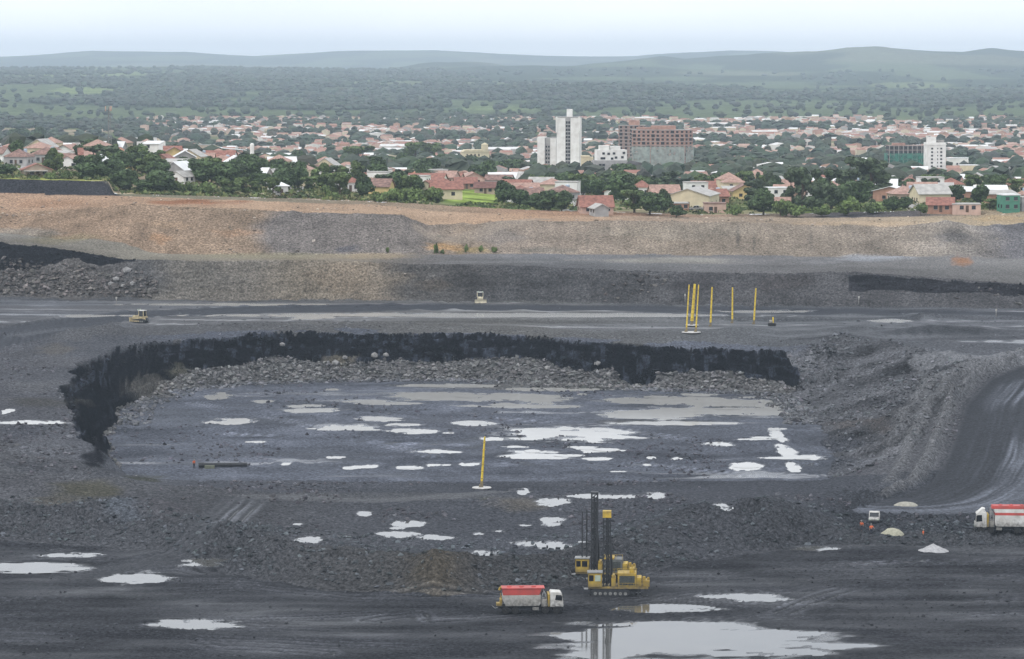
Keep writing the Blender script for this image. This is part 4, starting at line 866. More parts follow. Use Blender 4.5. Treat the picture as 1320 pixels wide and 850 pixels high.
# small white pickup behind the workers
def pickup(label, px, py, rz):
    x, y, z0 = on_ground(px, py) if py > 300 else (lambda p: (p[0], p[1], town_z(*p) + .12))(hit2(px, py)); P = thing('pickup_truck', label, 'pickup', (x, y, z0), rz)
    MB().prism([(-2.5, .55), (2.3, .55), (2.4, .95), (2.2, 1.1), (1.2, 1.18), (-2.5, 1.2)], -.88, .88).build('body', WHT, P, bevel=.05)
    cab = MB().prism([(1.15, 1.19), (.35, 1.78), (-.95, 1.80), (-1.15, 1.2)], -.78, .78).build('cab', GLS, P)
    MB().prism([(.42, 1.79), (.3, 1.86), (-.95, 1.87), (-1.0, 1.79)], -.8, .8).build('roof', WHT, cab)
    f_ = MB()
    for s_ in (-.8, .8):
        for a, b in (((1.18, 1.2), (.38, 1.82)), ((-.2, 1.2), (-.25, 1.82)), ((-1.18, 1.2), (-.98, 1.82))): f_.tube((a[0], s_, a[1]), (b[0], s_, b[1]), .06, n=6)
    f_.build('pillars', WHT, cab)
    for xx in (1.45, -1.5):
        for s_ in (-1, 1): wheel(P, xx, s_ * .78, .36, .24, s_)
    MB().box(2.35, 2.5, -.85, .85, .5, .75).build('bumper', DST, P)
    for s_ in (-.65, .65): MB().box(2.36, 2.42, s_ - .16, s_ + .16, .82, 1.0).build('headlight', PANE, P)
    return P
pickup('small white pickup truck with dark windows behind the orange workers', 1127, 677, math.radians(-98))

# sand piles
def sand_pile(label, px, py, rx, h, color, flat_top=0, seed=1):
    x, y, z0 = on_ground(px, py); n, mrings = 26, 9; V = []; T_ = []
    for i in range(mrings + 1):
        f = i / mrings
        for k in range(n):
            a = 2 * math.pi * k / n; r = rx * f * (1 + .10 * float(vn(np.array(math.cos(a) * 2 + seed), np.array(math.sin(a) * 2)))); hh = h * (1 - max(0, (f - flat_top) / (1 - flat_top))) + .10 * h * float(vn(np.array(r * 2 * math.cos(a) + seed), np.array(r * 2 * math.sin(a)))) * (f < .95)
            V.append((r * math.cos(a), .75 * r * math.sin(a), hh - (.5 if i == mrings else 0)))
    F_ = [(i * n + k, i * n + (k + 1) % n, (i + 1) * n + (k + 1) % n, (i + 1) * n + k) for i in range(mrings) for k in range(n)]
    me = bpy.data.meshes.new('sand_pile'); me.from_pydata(V, [], F_); me.materials.append(mat('sand_' + str(seed), color, .95, .12, 2.5, bump=.6))
    for p in me.polygons: p.use_smooth = True
    o = place('sand_pile', me, None, (x, y, z0 + .02)); o['label'] = label; o['category'] = 'sand pile'
sand_pile('low tan sand pile beside the white pickup', 1150, 687, 2.2, 1.0, (.33, .32, .245), .45, 3)
sand_pile('pale grey cone of crushed stone on the flat mine floor', 1203, 712, 2.5, 1.15, (.34, .34, .345), 0, 4)
sand_pile('flat pale sand heap out on the dark broken ground', 1168, 652, 2.2, .5, (.30, .29, .245), .5, 5)

# white marker posts along the bench
for k, (a, b) in enumerate([(883, 388), (1107, 392), (1284, 411), (150, 392)]):
    x, y, z0 = on_ground(a, b); p = MB().tube((0, 0, -.3), (0, 0, 1.5), .1, .1, 8).box(-.22, .22, -.04, .04, 1.5, 2.1).build('marker_post', WHT, None, loc=(x, y, z0)); p['label'] = 'small white marker post on the haul road bench'; p['category'] = 'marker post'; p['group'] = 'marker posts along the bench'

# ------------------------------------------------------------------ town: materials
WALL = {'white': mat('wall_white', (.78, .77, .74), .85, .05, .3, dirt=(.62, .60, .56)), 'cream': mat('wall_cream', (.60, .52, .36), .85, .08, .4), 'grey': mat('wall_grey', (.36, .35, .34), .9, .12, .4),
        'brick': mat('wall_brick', (.38, .215, .15), .9, .14, .6), 'pink': mat('wall_pink', (.52, .36, .29), .9, .1, .5), 'yellow': mat('wall_yellow', (.58, .44, .20), .85, .1, .5), 'blue': mat('wall_blue', (.40, .48, .56), .85, .08, .5), 'green': mat('wall_green', (.07, .22, .15), .85, .12, .5), 'tan': mat('wall_tan', (.42, .33, .25), .9, .12, .5)}
ROOF = {'red': mat('roof_red_tile', (.27, .125, .095), .9, .2, .9, bump=.4), 'old': mat('roof_old_tile', (.235, .145, .12), .9, .25, .9, bump=.4), 'pinkish': mat('roof_pink_tile', (.37, .235, .19), .9, .18, .9, bump=.4), 'cement': mat('roof_fibre_cement', (.40, .385, .36), .9, .14, .6), 'metal': mat('roof_white_metal', (.70, .70, .69), .5, .08, .3), 'orange': mat('roof_orange_tile', (.40, .19, .10), .9, .15, .9), 'brown': mat('roof_brown_tile', (.17, .085, .07), .9, .2, .9)}
WIN = mat('window_dark', (.02, .023, .028), .25, .2, 1, spec=.5); DOOR = mat('door_brown', (.10, .06, .04), .7); CONC = mat('raw_concrete', (.33, .31, .29), .9, .14, .3); RUST = mat('raw_brick_infill', (.40, .24, .19), .9, .16, .5)
ROOFN = {'red': 'red tiled', 'old': 'weathered brown-red tiled', 'pinkish': 'pale pink tiled', 'cement': 'grey fibre-cement', 'metal': 'white metal', 'orange': 'orange tiled', 'brown': 'dark brown'}
SHAPEN = {'gable': 'gable roof', 'side': 'long ridge roof', 'hip': 'hip roof', 'shed': 'slanting roof', 'flat': 'flat roof'}

def house(label, loc, rz, w, d, h, roof, wall, rcol, wins=2, door=True, group=None, name='house', cat='house', pitch=.28, canopy=False, storeys=1, tank=False):
    T = thing(name, label, cat, loc, rz, group); W = WALL[wall]; Rm = ROOF[rcol]; e = .5
    wm = MB(); rh = pitch * min(w, d)
    if roof == 'gable':      # ridge runs away from the front
        wm.prism([(-w / 2, -1.5), (w / 2, -1.5), (w / 2, h), (0, h + rh), (-w / 2, h)], 0, d)
        r = MB()
        for s_ in (-1, 1):
            x1 = s_ * (w / 2 + e); z1 = h - e * rh / (w / 2)
            r.prism([(0, h + rh + .02), (x1, z1 + .02), (x1, z1 + .22), (0, h + rh + .22)], -e, d + e)
    elif roof == 'side':
        wm.m = Matrix.Identity(4); wm.add([(-w / 2, 0, -1.5), (w / 2, 0, -1.5), (w / 2, d, -1.5), (-w / 2, d, -1.5), (-w / 2, 0, h), (w / 2, 0, h), (w / 2, d, h), (-w / 2, d, h), (-w / 2, d / 2, h + rh), (w / 2, d / 2, h + rh)],
               [(0, 1, 5, 4), (2, 3, 7, 6), (1, 2, 6, 9, 5), (3, 0, 4, 8, 7), (4, 5, 9, 8), (6, 7, 8, 9), (3, 2, 1, 0)])
        r = MB(); ze = h - e * rh / (d / 2)
        for a, b in ((-e, d / 2), (d + e, d / 2)):
            r.add([(-w / 2 - e, a, ze + .02), (w / 2 + e, a, ze + .02), (w / 2 + e, b, h + rh + .02), (-w / 2 - e, b, h + rh + .02), (-w / 2 - e, a, ze + .22), (w / 2 + e, a, ze + .22), (w / 2 + e, b, h + rh + .22), (-w / 2 - e, b, h + rh + .22)], [(0, 1, 2, 3), (7, 6, 5, 4), (0, 4, 5, 1), (1, 5, 6, 2), (2, 6, 7, 3), (3, 7, 4, 0)])
    elif roof == 'hip':
        wm.box(-w / 2, w / 2, 0, d, -1.5, h); k = min(w, d) / 2; rx = max(w / 2 - k, .05); ry = max(d / 2 - k, .05)
        r = MB().add([(-w / 2 - e, -e, h), (w / 2 + e, -e, h), (w / 2 + e, d + e, h), (-w / 2 - e, d + e, h), (-rx, d / 2 - ry, h + rh), (rx, d / 2 - ry, h + rh), (rx, d / 2 + ry, h + rh), (-rx, d / 2 + ry, h + rh)], [(3, 2, 1, 0), (0, 1, 5, 4), (1, 2, 6, 5), (2, 3, 7, 6), (3, 0, 4, 7), (4, 5, 6, 7)])
    elif roof == 'shed':
        wm.prism([(-w / 2, -1.5), (w / 2, -1.5), (w / 2, h), (-w / 2, h)], 0, d)
        r = MB().add([(-w / 2 - e, -e, h + .03), (w / 2 + e, -e, h + .03), (w / 2 + e, d + e, h + .03 + pitch * d * .5), (-w / 2 - e, d + e, h + .03 + pitch * d * .5), (-w / 2 - e, -e, h + .25), (w / 2 + e, -e, h + .25), (w / 2 + e, d + e, h + .25 + pitch * d * .5), (-w / 2 - e, d + e, h + .25 + pitch * d * .5)], [(3, 2, 1, 0), (4, 5, 6, 7), (0, 1, 5, 4), (1, 2, 6, 5), (2, 3, 7, 6), (3, 0, 4, 7)])
    else:
        wm.box(-w / 2, w / 2, 0, d, -1.5, h)
        r = MB().box(-w / 2 - .15, w / 2 + .15, -.15, d + .15, h + .01, h + .35)
    wo = wm.build('wall', W, T); ro = r.build('roof', Rm, T)
    for s_ in range(storeys):
        z0 = .9 + s_ * (h / storeys)
        for k in range(wins):
            x = -w / 2 + w * (k + .5 + (.15 if k == 0 and door else 0)) / wins if wins > 1 else -w * .2
            win = MB().box(x - .65, x + .65, -.03, .05, z0, z0 + 1.2).build('window', WIN, wo); MB().box(x - .75, x + .75, -.12, -.031, z0 - .12, z0 - .01).build('sill', CONC, win)
    for sy in (.3, .7):
        MB().box(-w / 2 - .03, -w / 2 + .05, d * sy - .6, d * sy + .6, .9, 2.1).build('window', WIN, wo); MB().box(w / 2 - .05, w / 2 + .03, d * sy - .6, d * sy + .6, .9, 2.1).build('window', WIN, wo)
    if door: MB().box(w * .02 - .5, w * .02 + .5, -.04, .05, -.1, 2.1).build('door', DOOR, wo)
    if canopy: MB().box(-w * .45, w * .35, -2.6, -.05, h - .35, h - .2).tube((-w * .42, -2.4, -1), (-w * .42, -2.4, h - .35), .08).tube((w * .32, -2.4, -1), (w * .32, -2.4, h - .35), .08).build('canopy', WHT, T)
    if tank: MB().lathe([(.75, h + rh * .5), (.8, h + rh * .5 + 1.1), (.55, h + rh * .5 + 1.4)], 12, w * .2, d * .7).build('water_tank', WALL['blue'], T)
    return T
named = []                                                      # x, y, short phrase of each traced house
PREP = {'behind', 'beside', 'below', 'above', 'with', 'under', 'next', 'at', 'among', 'between', 'left', 'right', 'on', 'surrounded', 'standing', 'uphill', 'stepping', 'in', 'squeezed', 'of'}
def short(label):
    out_, n_ = [], 0
    for w_ in label.replace(',', '').split():
        n_ += w_ in PREP
        if n_ > 1 or len(out_) > 8: break
        out_.append(w_)
    while out_[-1] in ('a', 'the', 'and', 'big', 'its', 'one') or out_[-1] in PREP: out_.pop()
    return ' '.join(out_)
used = []                                                       # footprints taken: x, y, radius
def front_pos(px, py, Y=None):
    if Y is None: x, y = hit2(px, py)
    else: y = Y; x = at_y(px, py, Y)[0]
    return x, y
def th(label, px, py, wpx, hpx, roof, wall, rcol, rz=0, Y=None, depth=None, wins=2, pitch=.28, storeys=1, base=None, **kw):
    """a house traced in the photograph: base centre px,py; width and full height in pixels"""
    x, y = front_pos(px, py, Y); k = y / F_PX; w = max(wpx * k, 3); H_ = max(hpx * k, 3); d = depth or max(7, min(w * .9, 12))
    rh = {'gable': pitch * min(w, d), 'side': pitch * min(w, d), 'hip': pitch * min(w, d), 'shed': pitch * d * .5, 'flat': .3}[roof]
    z0 = town_z(x, y) if base is None else base
    zt = at_y(px, py - hpx, y)[1]; h = max(zt - z0 - rh, 2.4)
    used.append((x, y + d / 2, max(w, d) * .6)); named.append((x, y + d / 2, short(label)))
    return house(label, (x, y, z0), math.radians(rz), w, d, h, roof, wall, rcol, wins=wins, pitch=pitch, storeys=storeys, **kw)

TH = [
    ('low brown house under a broad red gable roof with white canopy, behind the grassy bank', 48, 229, 38, 17, 'gable', 'tan', 'red', 12, dict(canopy=True, pitch=.22)),
    ('white gabled house with two small dark windows beside the canopied house', 87, 218, 31, 15, 'gable', 'white', 'pinkish', -14, dict(wins=2, door=False)),
    ('white house under a wide weathered hip roof above the white gabled house', 72, 207, 34, 11, 'hip', 'white', 'old', 8, {}),
    ('long cream flat-topped building below the big dark trees', 22, 189, 31, 10, 'flat', 'cream', 'cement', 4, dict(wins=4)),
    ('red hip-roofed house in front of the long cream building', 20, 201, 28, 10, 'hip', 'grey', 'old', 0, {}),
    ('small red-roofed house at the corner of the cream building', 46, 196, 20, 8, 'side', 'pink', 'red', 0, {}),
    ('wide house with two red roofs stepping up below the white sheds', 84, 195, 42, 10, 'side', 'white', 'red', -6, dict(wins=4)),
    ('shed with one big pale metal roof beside a round dark tree', 104, 193, 30, 13, 'gable', 'white', 'metal', 20, dict(wins=0, pitch=.3)),
    ('white metal-roofed shed below the telecom mast', 139, 192, 24, 12, 'gable', 'white', 'metal', -25, dict(wins=0)),
    ('long plain white warehouse block behind the tall white house', 178, 192, 44, 14, 'flat', 'white', 'metal', -3, dict(wins=0)),
    ('tall plain white house standing above the red roofs', 195, 209, 20, 26, 'shed', 'white', 'metal', -8, dict(wins=1, storeys=3)),
    ('beige house with pale pink roof and orange upper gable', 159, 214, 36, 11, 'hip', 'cream', 'pinkish', 3, dict(wins=3)),
    ('narrow house with orange gable roof behind the beige house', 154, 206, 20, 12, 'gable', 'cream', 'orange', 0, dict(Y=1330)),
    ('low red-roofed house beside the beige house', 133, 218, 18, 12, 'side', 'pink', 'red', 0, {}),
    ('long tan hall with many small windows under the hilltop', 256, 197, 40, 10, 'flat', 'tan', 'cement', 0, dict(wins=5)),
    ('wide brick hall under a low white gable roof', 282, 207, 62, 16, 'gable', 'brick', 'metal', 4, dict(pitch=.16, wins=5)),
    ('white-walled row with pink roof in front of the brick hall', 258, 214, 34, 10, 'side', 'white', 'pinkish', 0, dict(wins=3)),
    ('old red-roofed house left of the street trees on the hill', 228, 200, 26, 10, 'hip', 'white', 'old', 10, {}),
    ('small house with pale slanting roof between dense green trees', 227, 237, 24, 13, 'gable', 'white', 'cement', -30, dict(wins=1)),
    ('long white-roofed store with a red-orange front', 352, 213, 46, 15, 'side', 'pink', 'metal', -4, dict(wins=4)),
    ('small yellow two-window house below the white-roofed store', 358, 224, 20, 11, 'flat', 'yellow', 'pinkish', -4, dict(wins=2)),
    ('narrow blue and white house at the top of the dirt street', 402, 219, 15, 14, 'gable', 'blue', 'metal', 18, dict(wins=1)),
    ('tan two-storey block beside the bright green tree', 438, 207, 13, 14, 'flat', 'tan', 'pinkish', 0, dict(wins=2, storeys=2)),
    ('white garden house with a white wall at the edge of the mine', 363, 252, 18, 15, 'shed', 'white', 'metal', 25, dict(wins=1)),
    ('rambling pink-roofed house below the bright green tree', 448, 224, 36, 11, 'hip', 'pink', 'pinkish', 5, dict(wins=3)),
    ('little red-roofed house among bushes above the green slope', 476, 237, 20, 9, 'side', 'white', 'red', 10, {}),
    ('house with a long bright orange roof above the scrub', 536, 239, 34, 10, 'side', 'brick', 'orange', -6, dict(wins=3)),
    ('grey flat-roofed house next to the orange roof', 512, 234, 26, 9, 'flat', 'grey', 'cement', 0, dict(wins=2)),
    ('small red-roofed house uphill of the bright grass field', 597, 233, 16, 10, 'gable', 'brick', 'red', 0, {}),
    ('red-roofed brick house above the bright grass field', 601, 244, 28, 9, 'side', 'brick', 'red', 5, dict(wins=2)),
    ('dark brown-roofed house at the corner of the bright grass field', 625, 250, 27, 10, 'side', 'tan', 'brown', -4, dict(wins=2)),
    ('grey unplastered house ruin above the roadside trees', 686, 243, 24, 17, 'flat', 'grey', 'cement', 8, dict(wins=2, storeys=2)),
    ('long brick house behind the roadside trees', 702, 248, 38, 13, 'side', 'pink', 'pinkish', 0, dict(wins=3)),
    ('tall narrow orange brick house beside the paved street', 723, 252, 15, 18, 'flat', 'brick', 'pinkish', 5, dict(wins=1, storeys=2)),
    ('white house with red tiled roof surrounded by trees', 791, 258, 26, 17, 'gable', 'white', 'red', -22, dict(wins=2)),
    ('low wide house with red roofs at the edge of the mine by the street', 770, 277, 42, 14, 'side', 'pink', 'red', 6, dict(wins=3, pitch=.34)),
    ('small grey shed in front of the low red house', 776, 280, 18, 6, 'gable', 'grey', 'cement', 15, dict(wins=0, door=False)),
    ('blue-grey block with pink hip roof below the white tower', 759, 243, 30, 15, 'hip', 'blue', 'pinkish', -6, dict(Y=1560, wins=0, pitch=.22)),
    ('second blue-grey block with tan hip roof and a small roof dormer', 787, 243, 26, 19, 'hip', 'blue', 'old', 6, dict(Y=1540, wins=0, pitch=.24)),
    ('big cream warehouse with a wide pale gable roof', 886, 268, 56, 24, 'gable', 'cream', 'cement', -12, dict(pitch=.16, depth=26, wins=0)),
    ('low red brick row in front of the warehouse', 872, 272, 32, 10, 'flat', 'brick', 'cement', 3, dict(wins=4)),
    ('open brick yard building right of the warehouse', 922, 275, 28, 13, 'flat', 'pink', 'old', 0, dict(wins=1)),
    ('wide white house group on the rise behind the warehouse', 918, 236, 50, 15, 'side', 'white', 'metal', 4, dict(wins=5)),
    ('white house with orange roof beside the white house group', 975, 240, 34, 14, 'hip', 'white', 'orange', 0, dict(wins=3)),
    ('grey concrete block with dark openings above the white houses', 1005, 232, 30, 15, 'flat', 'grey', 'cement', 8, dict(wins=3, storeys=2)),
    ('white building with a pale pink metal roof behind the tall trees', 1065, 228, 36, 12, 'gable', 'white', 'metal', 10, dict(wins=3)),
    ('white two-step house left of the tall trees', 1005, 262, 28, 20, 'flat', 'white', 'metal', 12, dict(wins=2, storeys=2)),
    ('low white house with red roof edge below the two-step house', 1003, 272, 30, 11, 'side', 'white', 'pinkish', -5, dict(wins=2)),
    ('brick house with white-edged gable roof above the street junction', 1147, 260, 44, 19, 'gable', 'brick', 'metal', -16, dict(wins=2, pitch=.14)),
    ('long brick shed with a white metal roof right of the dirt street', 1222, 259, 74, 17, 'side', 'brick', 'metal', -3, dict(wins=6, pitch=.12)),
    ('grey end of the long shed row with a white roof', 1278, 259, 40, 19, 'side', 'grey', 'metal', -3, dict(wins=3, pitch=.14)),
    ('walled brick house with red roof corner at the edge of the mine', 1212, 277, 34, 18, 'side', 'brick', 'red', -8, dict(wins=2)),
    ('low unroofed brick wall house beside the walled brick house', 1246, 278, 36, 12, 'flat', 'pink', 'cement', -4, dict(wins=2)),
    ('bright green two-storey box building with white roof edge', 1304, 276, 22, 25, 'flat', 'green', 'metal', 10, dict(wins=2, storeys=2, door=False)),
    ('grey house next to the bright green box building', 1330, 274, 26, 20, 'flat', 'grey', 'cement', 0, dict(wins=2, storeys=2)),
    ('white block with dark balcony openings beside the slim white tower', 1234, 217, 28, 13, 'flat', 'white', 'metal', -8, dict(Y=2050, wins=3, storeys=2)),
    ('cream low hall in front of the white balcony block', 1250, 221, 24, 8, 'flat', 'cream', 'metal', 0, dict(Y=1990, wins=3)),
    ('white-roofed bungalow in front of the slim white tower', 1255, 240, 34, 10, 'side', 'white', 'metal', 5, dict(wins=3)),
    ('pink brick base block at the foot of the slim white tower', 1207, 228, 20, 10, 'flat', 'brick', 'cement', 0, dict(Y=2010, wins=2)),
    ('large white metal roofed hall on the right edge of town', 1292, 238, 46, 14, 'gable', 'white', 'metal', 14, dict(pitch=.12, wins=3)),
]
for (lb, px, py, w, h, roof, wall, rc_, rz, kw) in TH:
    th(lb, px, py, w, h, roof, wall, rc_, rz, **kw)

# ------------------------------------------------------------------ tall buildings
def block(T, name, x0, x1, y0, y1, z0, z1, m, **k): return MB().box(x0, x1, y0, y1, z0, z1).build(name, m, T, **k)
def win_mesh(w, h, d=.06):
    key = ('winmesh', w, h); 
    if key not in MATS:
        me = bpy.data.meshes.new('window'); b = MB().box(-w / 2, w / 2, -d, d, -h / 2, h / 2); me.from_pydata(b.v, [], b.f); me.materials.append(WIN); MATS[key] = me
    return MATS[key]
def tower_base(px, py, Y):
    x = at_y(px, py, Y)[0]; return x, Y, town_z(x, Y)
def zpx(px, py, Y): return at_y(px, py, Y)[1]
Y0 = 1900; k = Y0 / F_PX; x, y, z0 = tower_base(732, 225, Y0); used.append((x, y + 8, 22))
T = thing('apartment_tower', 'tall white apartment tower with one central column of dark windows', 'tower', (x, y, z0), math.radians(-7)); ht = zpx(732, 152, Y0) - z0
block(T, 'wall', -6.9, 6.9, 0, 15, -2, ht, WALL['white']); wl_ = T.children[0]
block(T, 'core_recess', -1.6, 1.6, -.04, .5, 5, ht - .2, WALL['grey'])
for r in range(12):
    for c in (-.75, .75):
        o = place('window', win_mesh(1.15, 1.5), wl_, (c, -.08, 7.2 + r * (ht - 8.5) / 12 + .6))
for sx_ in (-6.9, 6.9): block(T, 'corner_fin', sx_ - .55, sx_ + .55, -.5, 1.2, ht - 9, ht + .6, WALL['white'])
block(T, 'lift_house', -1.2, 2.0, 4, 9, ht + .01, ht + 5.2, WALL['white']); block(T, 'parapet', -7.1, 7.1, -.2, 15.2, ht + .005, ht + .5, WALL['grey'])
pd = block(T, 'podium', -11.5, 9.5, -3.5, -.55, -2, 6.2, WALL['white'])
for c in (-7, -5.4, 3.6, 5.2, 6.8): place('window', win_mesh(1.3, 1.0), pd, (c, -3.54, 4.7))
Y0 = 1930; x, y, z0 = tower_base(705, 215, Y0); used.append((x, y + 8, 15)); ht = zpx(705, 177, Y0) - z0
T = thing('apartment_tower', 'pale grey twin slab with a dark recessed strip beside the tall white tower', 'tower', (x, y, z0), math.radians(-7))
block(T, 'left_slab', -6.0, -1.4, 0, 13, -2, ht, WALL['white']); rc_ = block(T, 'recess', -1.39, 2.0, 1.2, 12, -2, ht - .5, WALL['grey']); block(T, 'right_slab', 2.01, 5.6, .3, 13, -2, ht - .6, WALL['white']); block(T, 'roof_edge', 2.0, 5.7, .2, 13.1, ht - .59, ht - .1, WALL['grey'])
for r in range(7):
    for c in (-.4, 1.1): place('window', win_mesh(.9, 1.2), rc_, (c, 1.14, 2.5 + r * 2.4))
# unfinished brick towers
def facet_ring(plan, z0, z1, off=0):
    b = MB(); n = len(plan); cx = sum(p[0] for p in plan) / n; cy = sum(p[1] for p in plan) / n; pl = []
    for (a, c) in plan:
        L = math.hypot(a - cx, c - cy); pl.append((a + (a - cx) / L * off, c + (c - cy) / L * off))
    b.add([(a, c, z0) for a, c in pl] + [(a, c, z1) for a, c in pl], [tuple(range(n - 1, -1, -1)), tuple(range(n, 2 * n))] + [(i, (i + 1) % n, (i + 1) % n + n, i + n) for i in range(n)]); return b
def net_mat(name, c, alpha):
    if name in MATS: return MATS[name]
    m, n, l, b = nodes_of(name); geo = n.new('ShaderNodeNewGeometry'); nz = n.new('ShaderNodeTexNoise'); nz.inputs['Scale'].default_value = .35; nz.inputs['Detail'].default_value = 5
    l.new(geo.outputs['Position'], nz.inputs['Vector']); r = n.new('ShaderNodeMapRange'); r.inputs['From Min'].default_value = .3; r.inputs['From Max'].default_value = .7; r.inputs['To Min'].default_value = alpha * .55; r.inputs['To Max'].default_value = alpha * 1.3
    l.new(nz.outputs['Fac'], r.inputs['Value']); l.new(r.outputs['Result'], b.inputs['Alpha']); b.inputs['Base Color'].default_value = c + (1,); b.inputs['Roughness'].default_value = .9; MATS[name] = m; return m
def brick_tower(label, px0, px1, ptop, pbase, Y0, plan_f, floors, per, net=None, rz=0, wallm=RUST, slabm=CONC):
    pc = (px0 + px1) / 2; x, y, z0 = tower_base(pc, pbase, Y0); w = (px1 - px0) * Y0 / F_PX; ht = zpx(pc, ptop, Y0) - z0; used.append((x, y + w * .3, w * .7))
    T = thing('unfinished_tower', label, 'tower', (x, y, z0), math.radians(rz)); plan = plan_f(w); fh = ht / floors
    wl_ = facet_ring(plan, -2, ht).build('wall', wallm, T)
    for f in range(floors + 1): facet_ring(plan, f * fh - .18, f * fh + .18, .25).build('floor_slab', slabm, T)
    nf = len(plan)
    for i in range(nf):
        a, b = Vector(plan[i]), Vector(plan[(i + 1) % nf]); d = b - a; L = d.length; nrm = Vector((d.y, -d.x)).normalized()
        if nrm.y > .3: continue
        cnt = max(1, round(L / per)); ang = math.atan2(d.y, d.x)
        for f in range(floors):
            for c in range(cnt):
                p = a + d * ((c + .5) / cnt) + nrm * .04
                o = place('window', win_mesh(1.5, 1.25) if (c + f) % 5 else win_mesh(2.2, 1.6), wl_, (p.x, p.y, f * fh + fh * .52)); o.rotation_euler = (0, 0, ang)
        if net:
            z1 = ht * net[0]; p0 = a + nrm * 1.1; p1 = b + nrm * 1.1
            MB().add([(p0.x, p0.y, -1), (p1.x, p1.y, -1), (p1.x, p1.y, z1), (p0.x, p0.y, z1)], [(0, 1, 2, 3)]).build('safety_net', net[1], T)
    return T, ht, w
NET1 = net_mat('grey_green_net', (.36, .43, .40), .62); NET2 = net_mat('green_net', (.05, .21, .155), .72)
T, ht, w = brick_tower('wide unfinished brick tower with its lower floors behind grey-green netting', 815, 893, 168, 239, 1930, lambda w: [(-w * .5, w * .30), (-w * .5, w * .12), (-w * .2, 0), (w * .36, 0), (w * .5, w * .12), (w * .5, w * .34), (w * .2, w * .5), (-w * .3, w * .5)], 12, 3.1, (.64, NET1))
block(T, 'roof_core', -w * .18, w * .22, w * .1, w * .4, ht + .2, ht + 2.6, RUST); block(T, 'roof_core', -w * .42, -w * .1, w * .15, w * .4, ht + .2, ht + 1.6, RUST)
T, ht, w = brick_tower('slimmer unfinished brick tower rising behind the wide brick tower', 797, 830, 162, 226, 2080, lambda w: [(-w * .5, w * .6), (-w * .5, 0), (w * .5, 0), (w * .5, w * .6)], 13, 3.2, None, -8, wallm=mat('grey_brick_infill', (.30, .21, .18), .9, .15, .5))
block(T, 'roof_core', -2, 5, 3, 8, ht + .2, ht + 3.4, RUST)
T, ht, w = brick_tower('low unfinished concrete frame wrapped in green netting by the slim white tower', 1146, 1194, 188, 224, 2080, lambda w: [(-w * .5, w * .5), (-w * .5, 0), (w * .5, 0), (w * .5, w * .5)], 6, 2.6, (.72, NET2), 4, wallm=mat('frame_dark_interior', (.075, .075, .08), .9, .2, .4), slabm=mat('frame_concrete', (.32, .24, .21), .9))
for c in range(9): block(T, 'column', -w / 2 + w * c / 8 - .3, -w / 2 + w * c / 8 + .3, -.35, -.07, -1, ht, CONC)
block(T, 'roof_stack', -w * .38, -w * .05, 3, 8, ht + .2, ht + 1.7, RUST)
# slim white tower
Y0 = 2020; x, y, z0 = tower_base(1208, 224, Y0); used.append((x, y + 6, 12)); ht = zpx(1208, 184, Y0) - z0
T = thing('apartment_tower', 'slim white tower with two columns of small windows beside the green netting', 'tower', (x, y, z0), math.radians(10)); wl_ = block(T, 'wall', -5.8, 5.8, 0, 11, -2, ht, WALL['white'])
block(T, 'lift_house', -5.5, -.6, 1, 7, ht + .01, ht + 3.6, WALL['white']); block(T, 'roof_tank', 1.2, 5.2, 2, 7, ht + .01, ht + 1.6, CONC); block(T, 'cornice', -6.1, 6.1, -.3, 11.3, ht - 1.6, ht - 1.1, WALL['white'])
for r in range(7):
    for c in (-3.6, 2.6): place('window', win_mesh(1.3, 1.1), wl_, (c, -.07, 3 + r * 2.3)); 
    place('window', win_mesh(.6, .9), wl_, (.2, -.07, 3 + r * 2.3))
# stepped white block on a grey base
Y0 = 1800; x, y, z0 = tower_base(788, 224, Y0); used.append((x, y + 6, 14)); kk = Y0 / F_PX
T = thing('apartment_block', 'stepped white apartment block on a grey base between the white tower and the brick towers', 'building', (x, y, z0), math.radians(6))
zb = zpx(788, 207, Y0) - z0; zt = zpx(788, 188, Y0) - z0
gb = block(T, 'grey_base', -10, 9.5, 0, 12, -2, zb, WALL['grey']); ww = block(T, 'upper_wall', -8.4, 9.2, .5, 11, zb + .01, zt - 2.5, WALL['white']); block(T, 'roof_room', -6.5, -1.0, 1.5, 8, zt - 2.49, zt, WALL['white']); block(T, 'roof_room', .2, 5.5, 1.2, 8, zt - 2.49, zt - .4, WALL['white'])
for c, zz in ((-5.5, 1.2), (-4.2, 1.2), (.5, 1.0), (2.8, 1.6), (6.5, 1.8), (-1.5, 3.8), (-4.5, 4.0), (1.6, 4.0), (7.4, 4.3)): place('window', win_mesh(1.5, 1.3), ww, (c, .42, zb + zz))
for c in (-6.5, -4.5, 2.5, 4.5): place('window', win_mesh(1.6, 1.2), gb, (c, -.08, zb - 2.6)); place('window', win_mesh(1.6, 1.2), gb, (c, -.08, zb - 5.2))
x, y, z0 = tower_base(757, 228, 1830); T = thing('apartment_block', 'narrow cream building squeezed beside the tall white tower', 'building', (x, y, z0), 0); ht = zpx(757, 203, 1830) - z0; ww = block(T, 'wall', -3.6, 3.6, 0, 10, -2, ht, WALL['cream']); block(T, 'parapet', -3.8, 1.5, -.2, 10.2, ht + .01, ht + .9, WALL['cream'])
for r in range(3): place('window', win_mesh(1.2, 1.0), ww, (1.6, -.07, ht - 2.5 - r * 3))
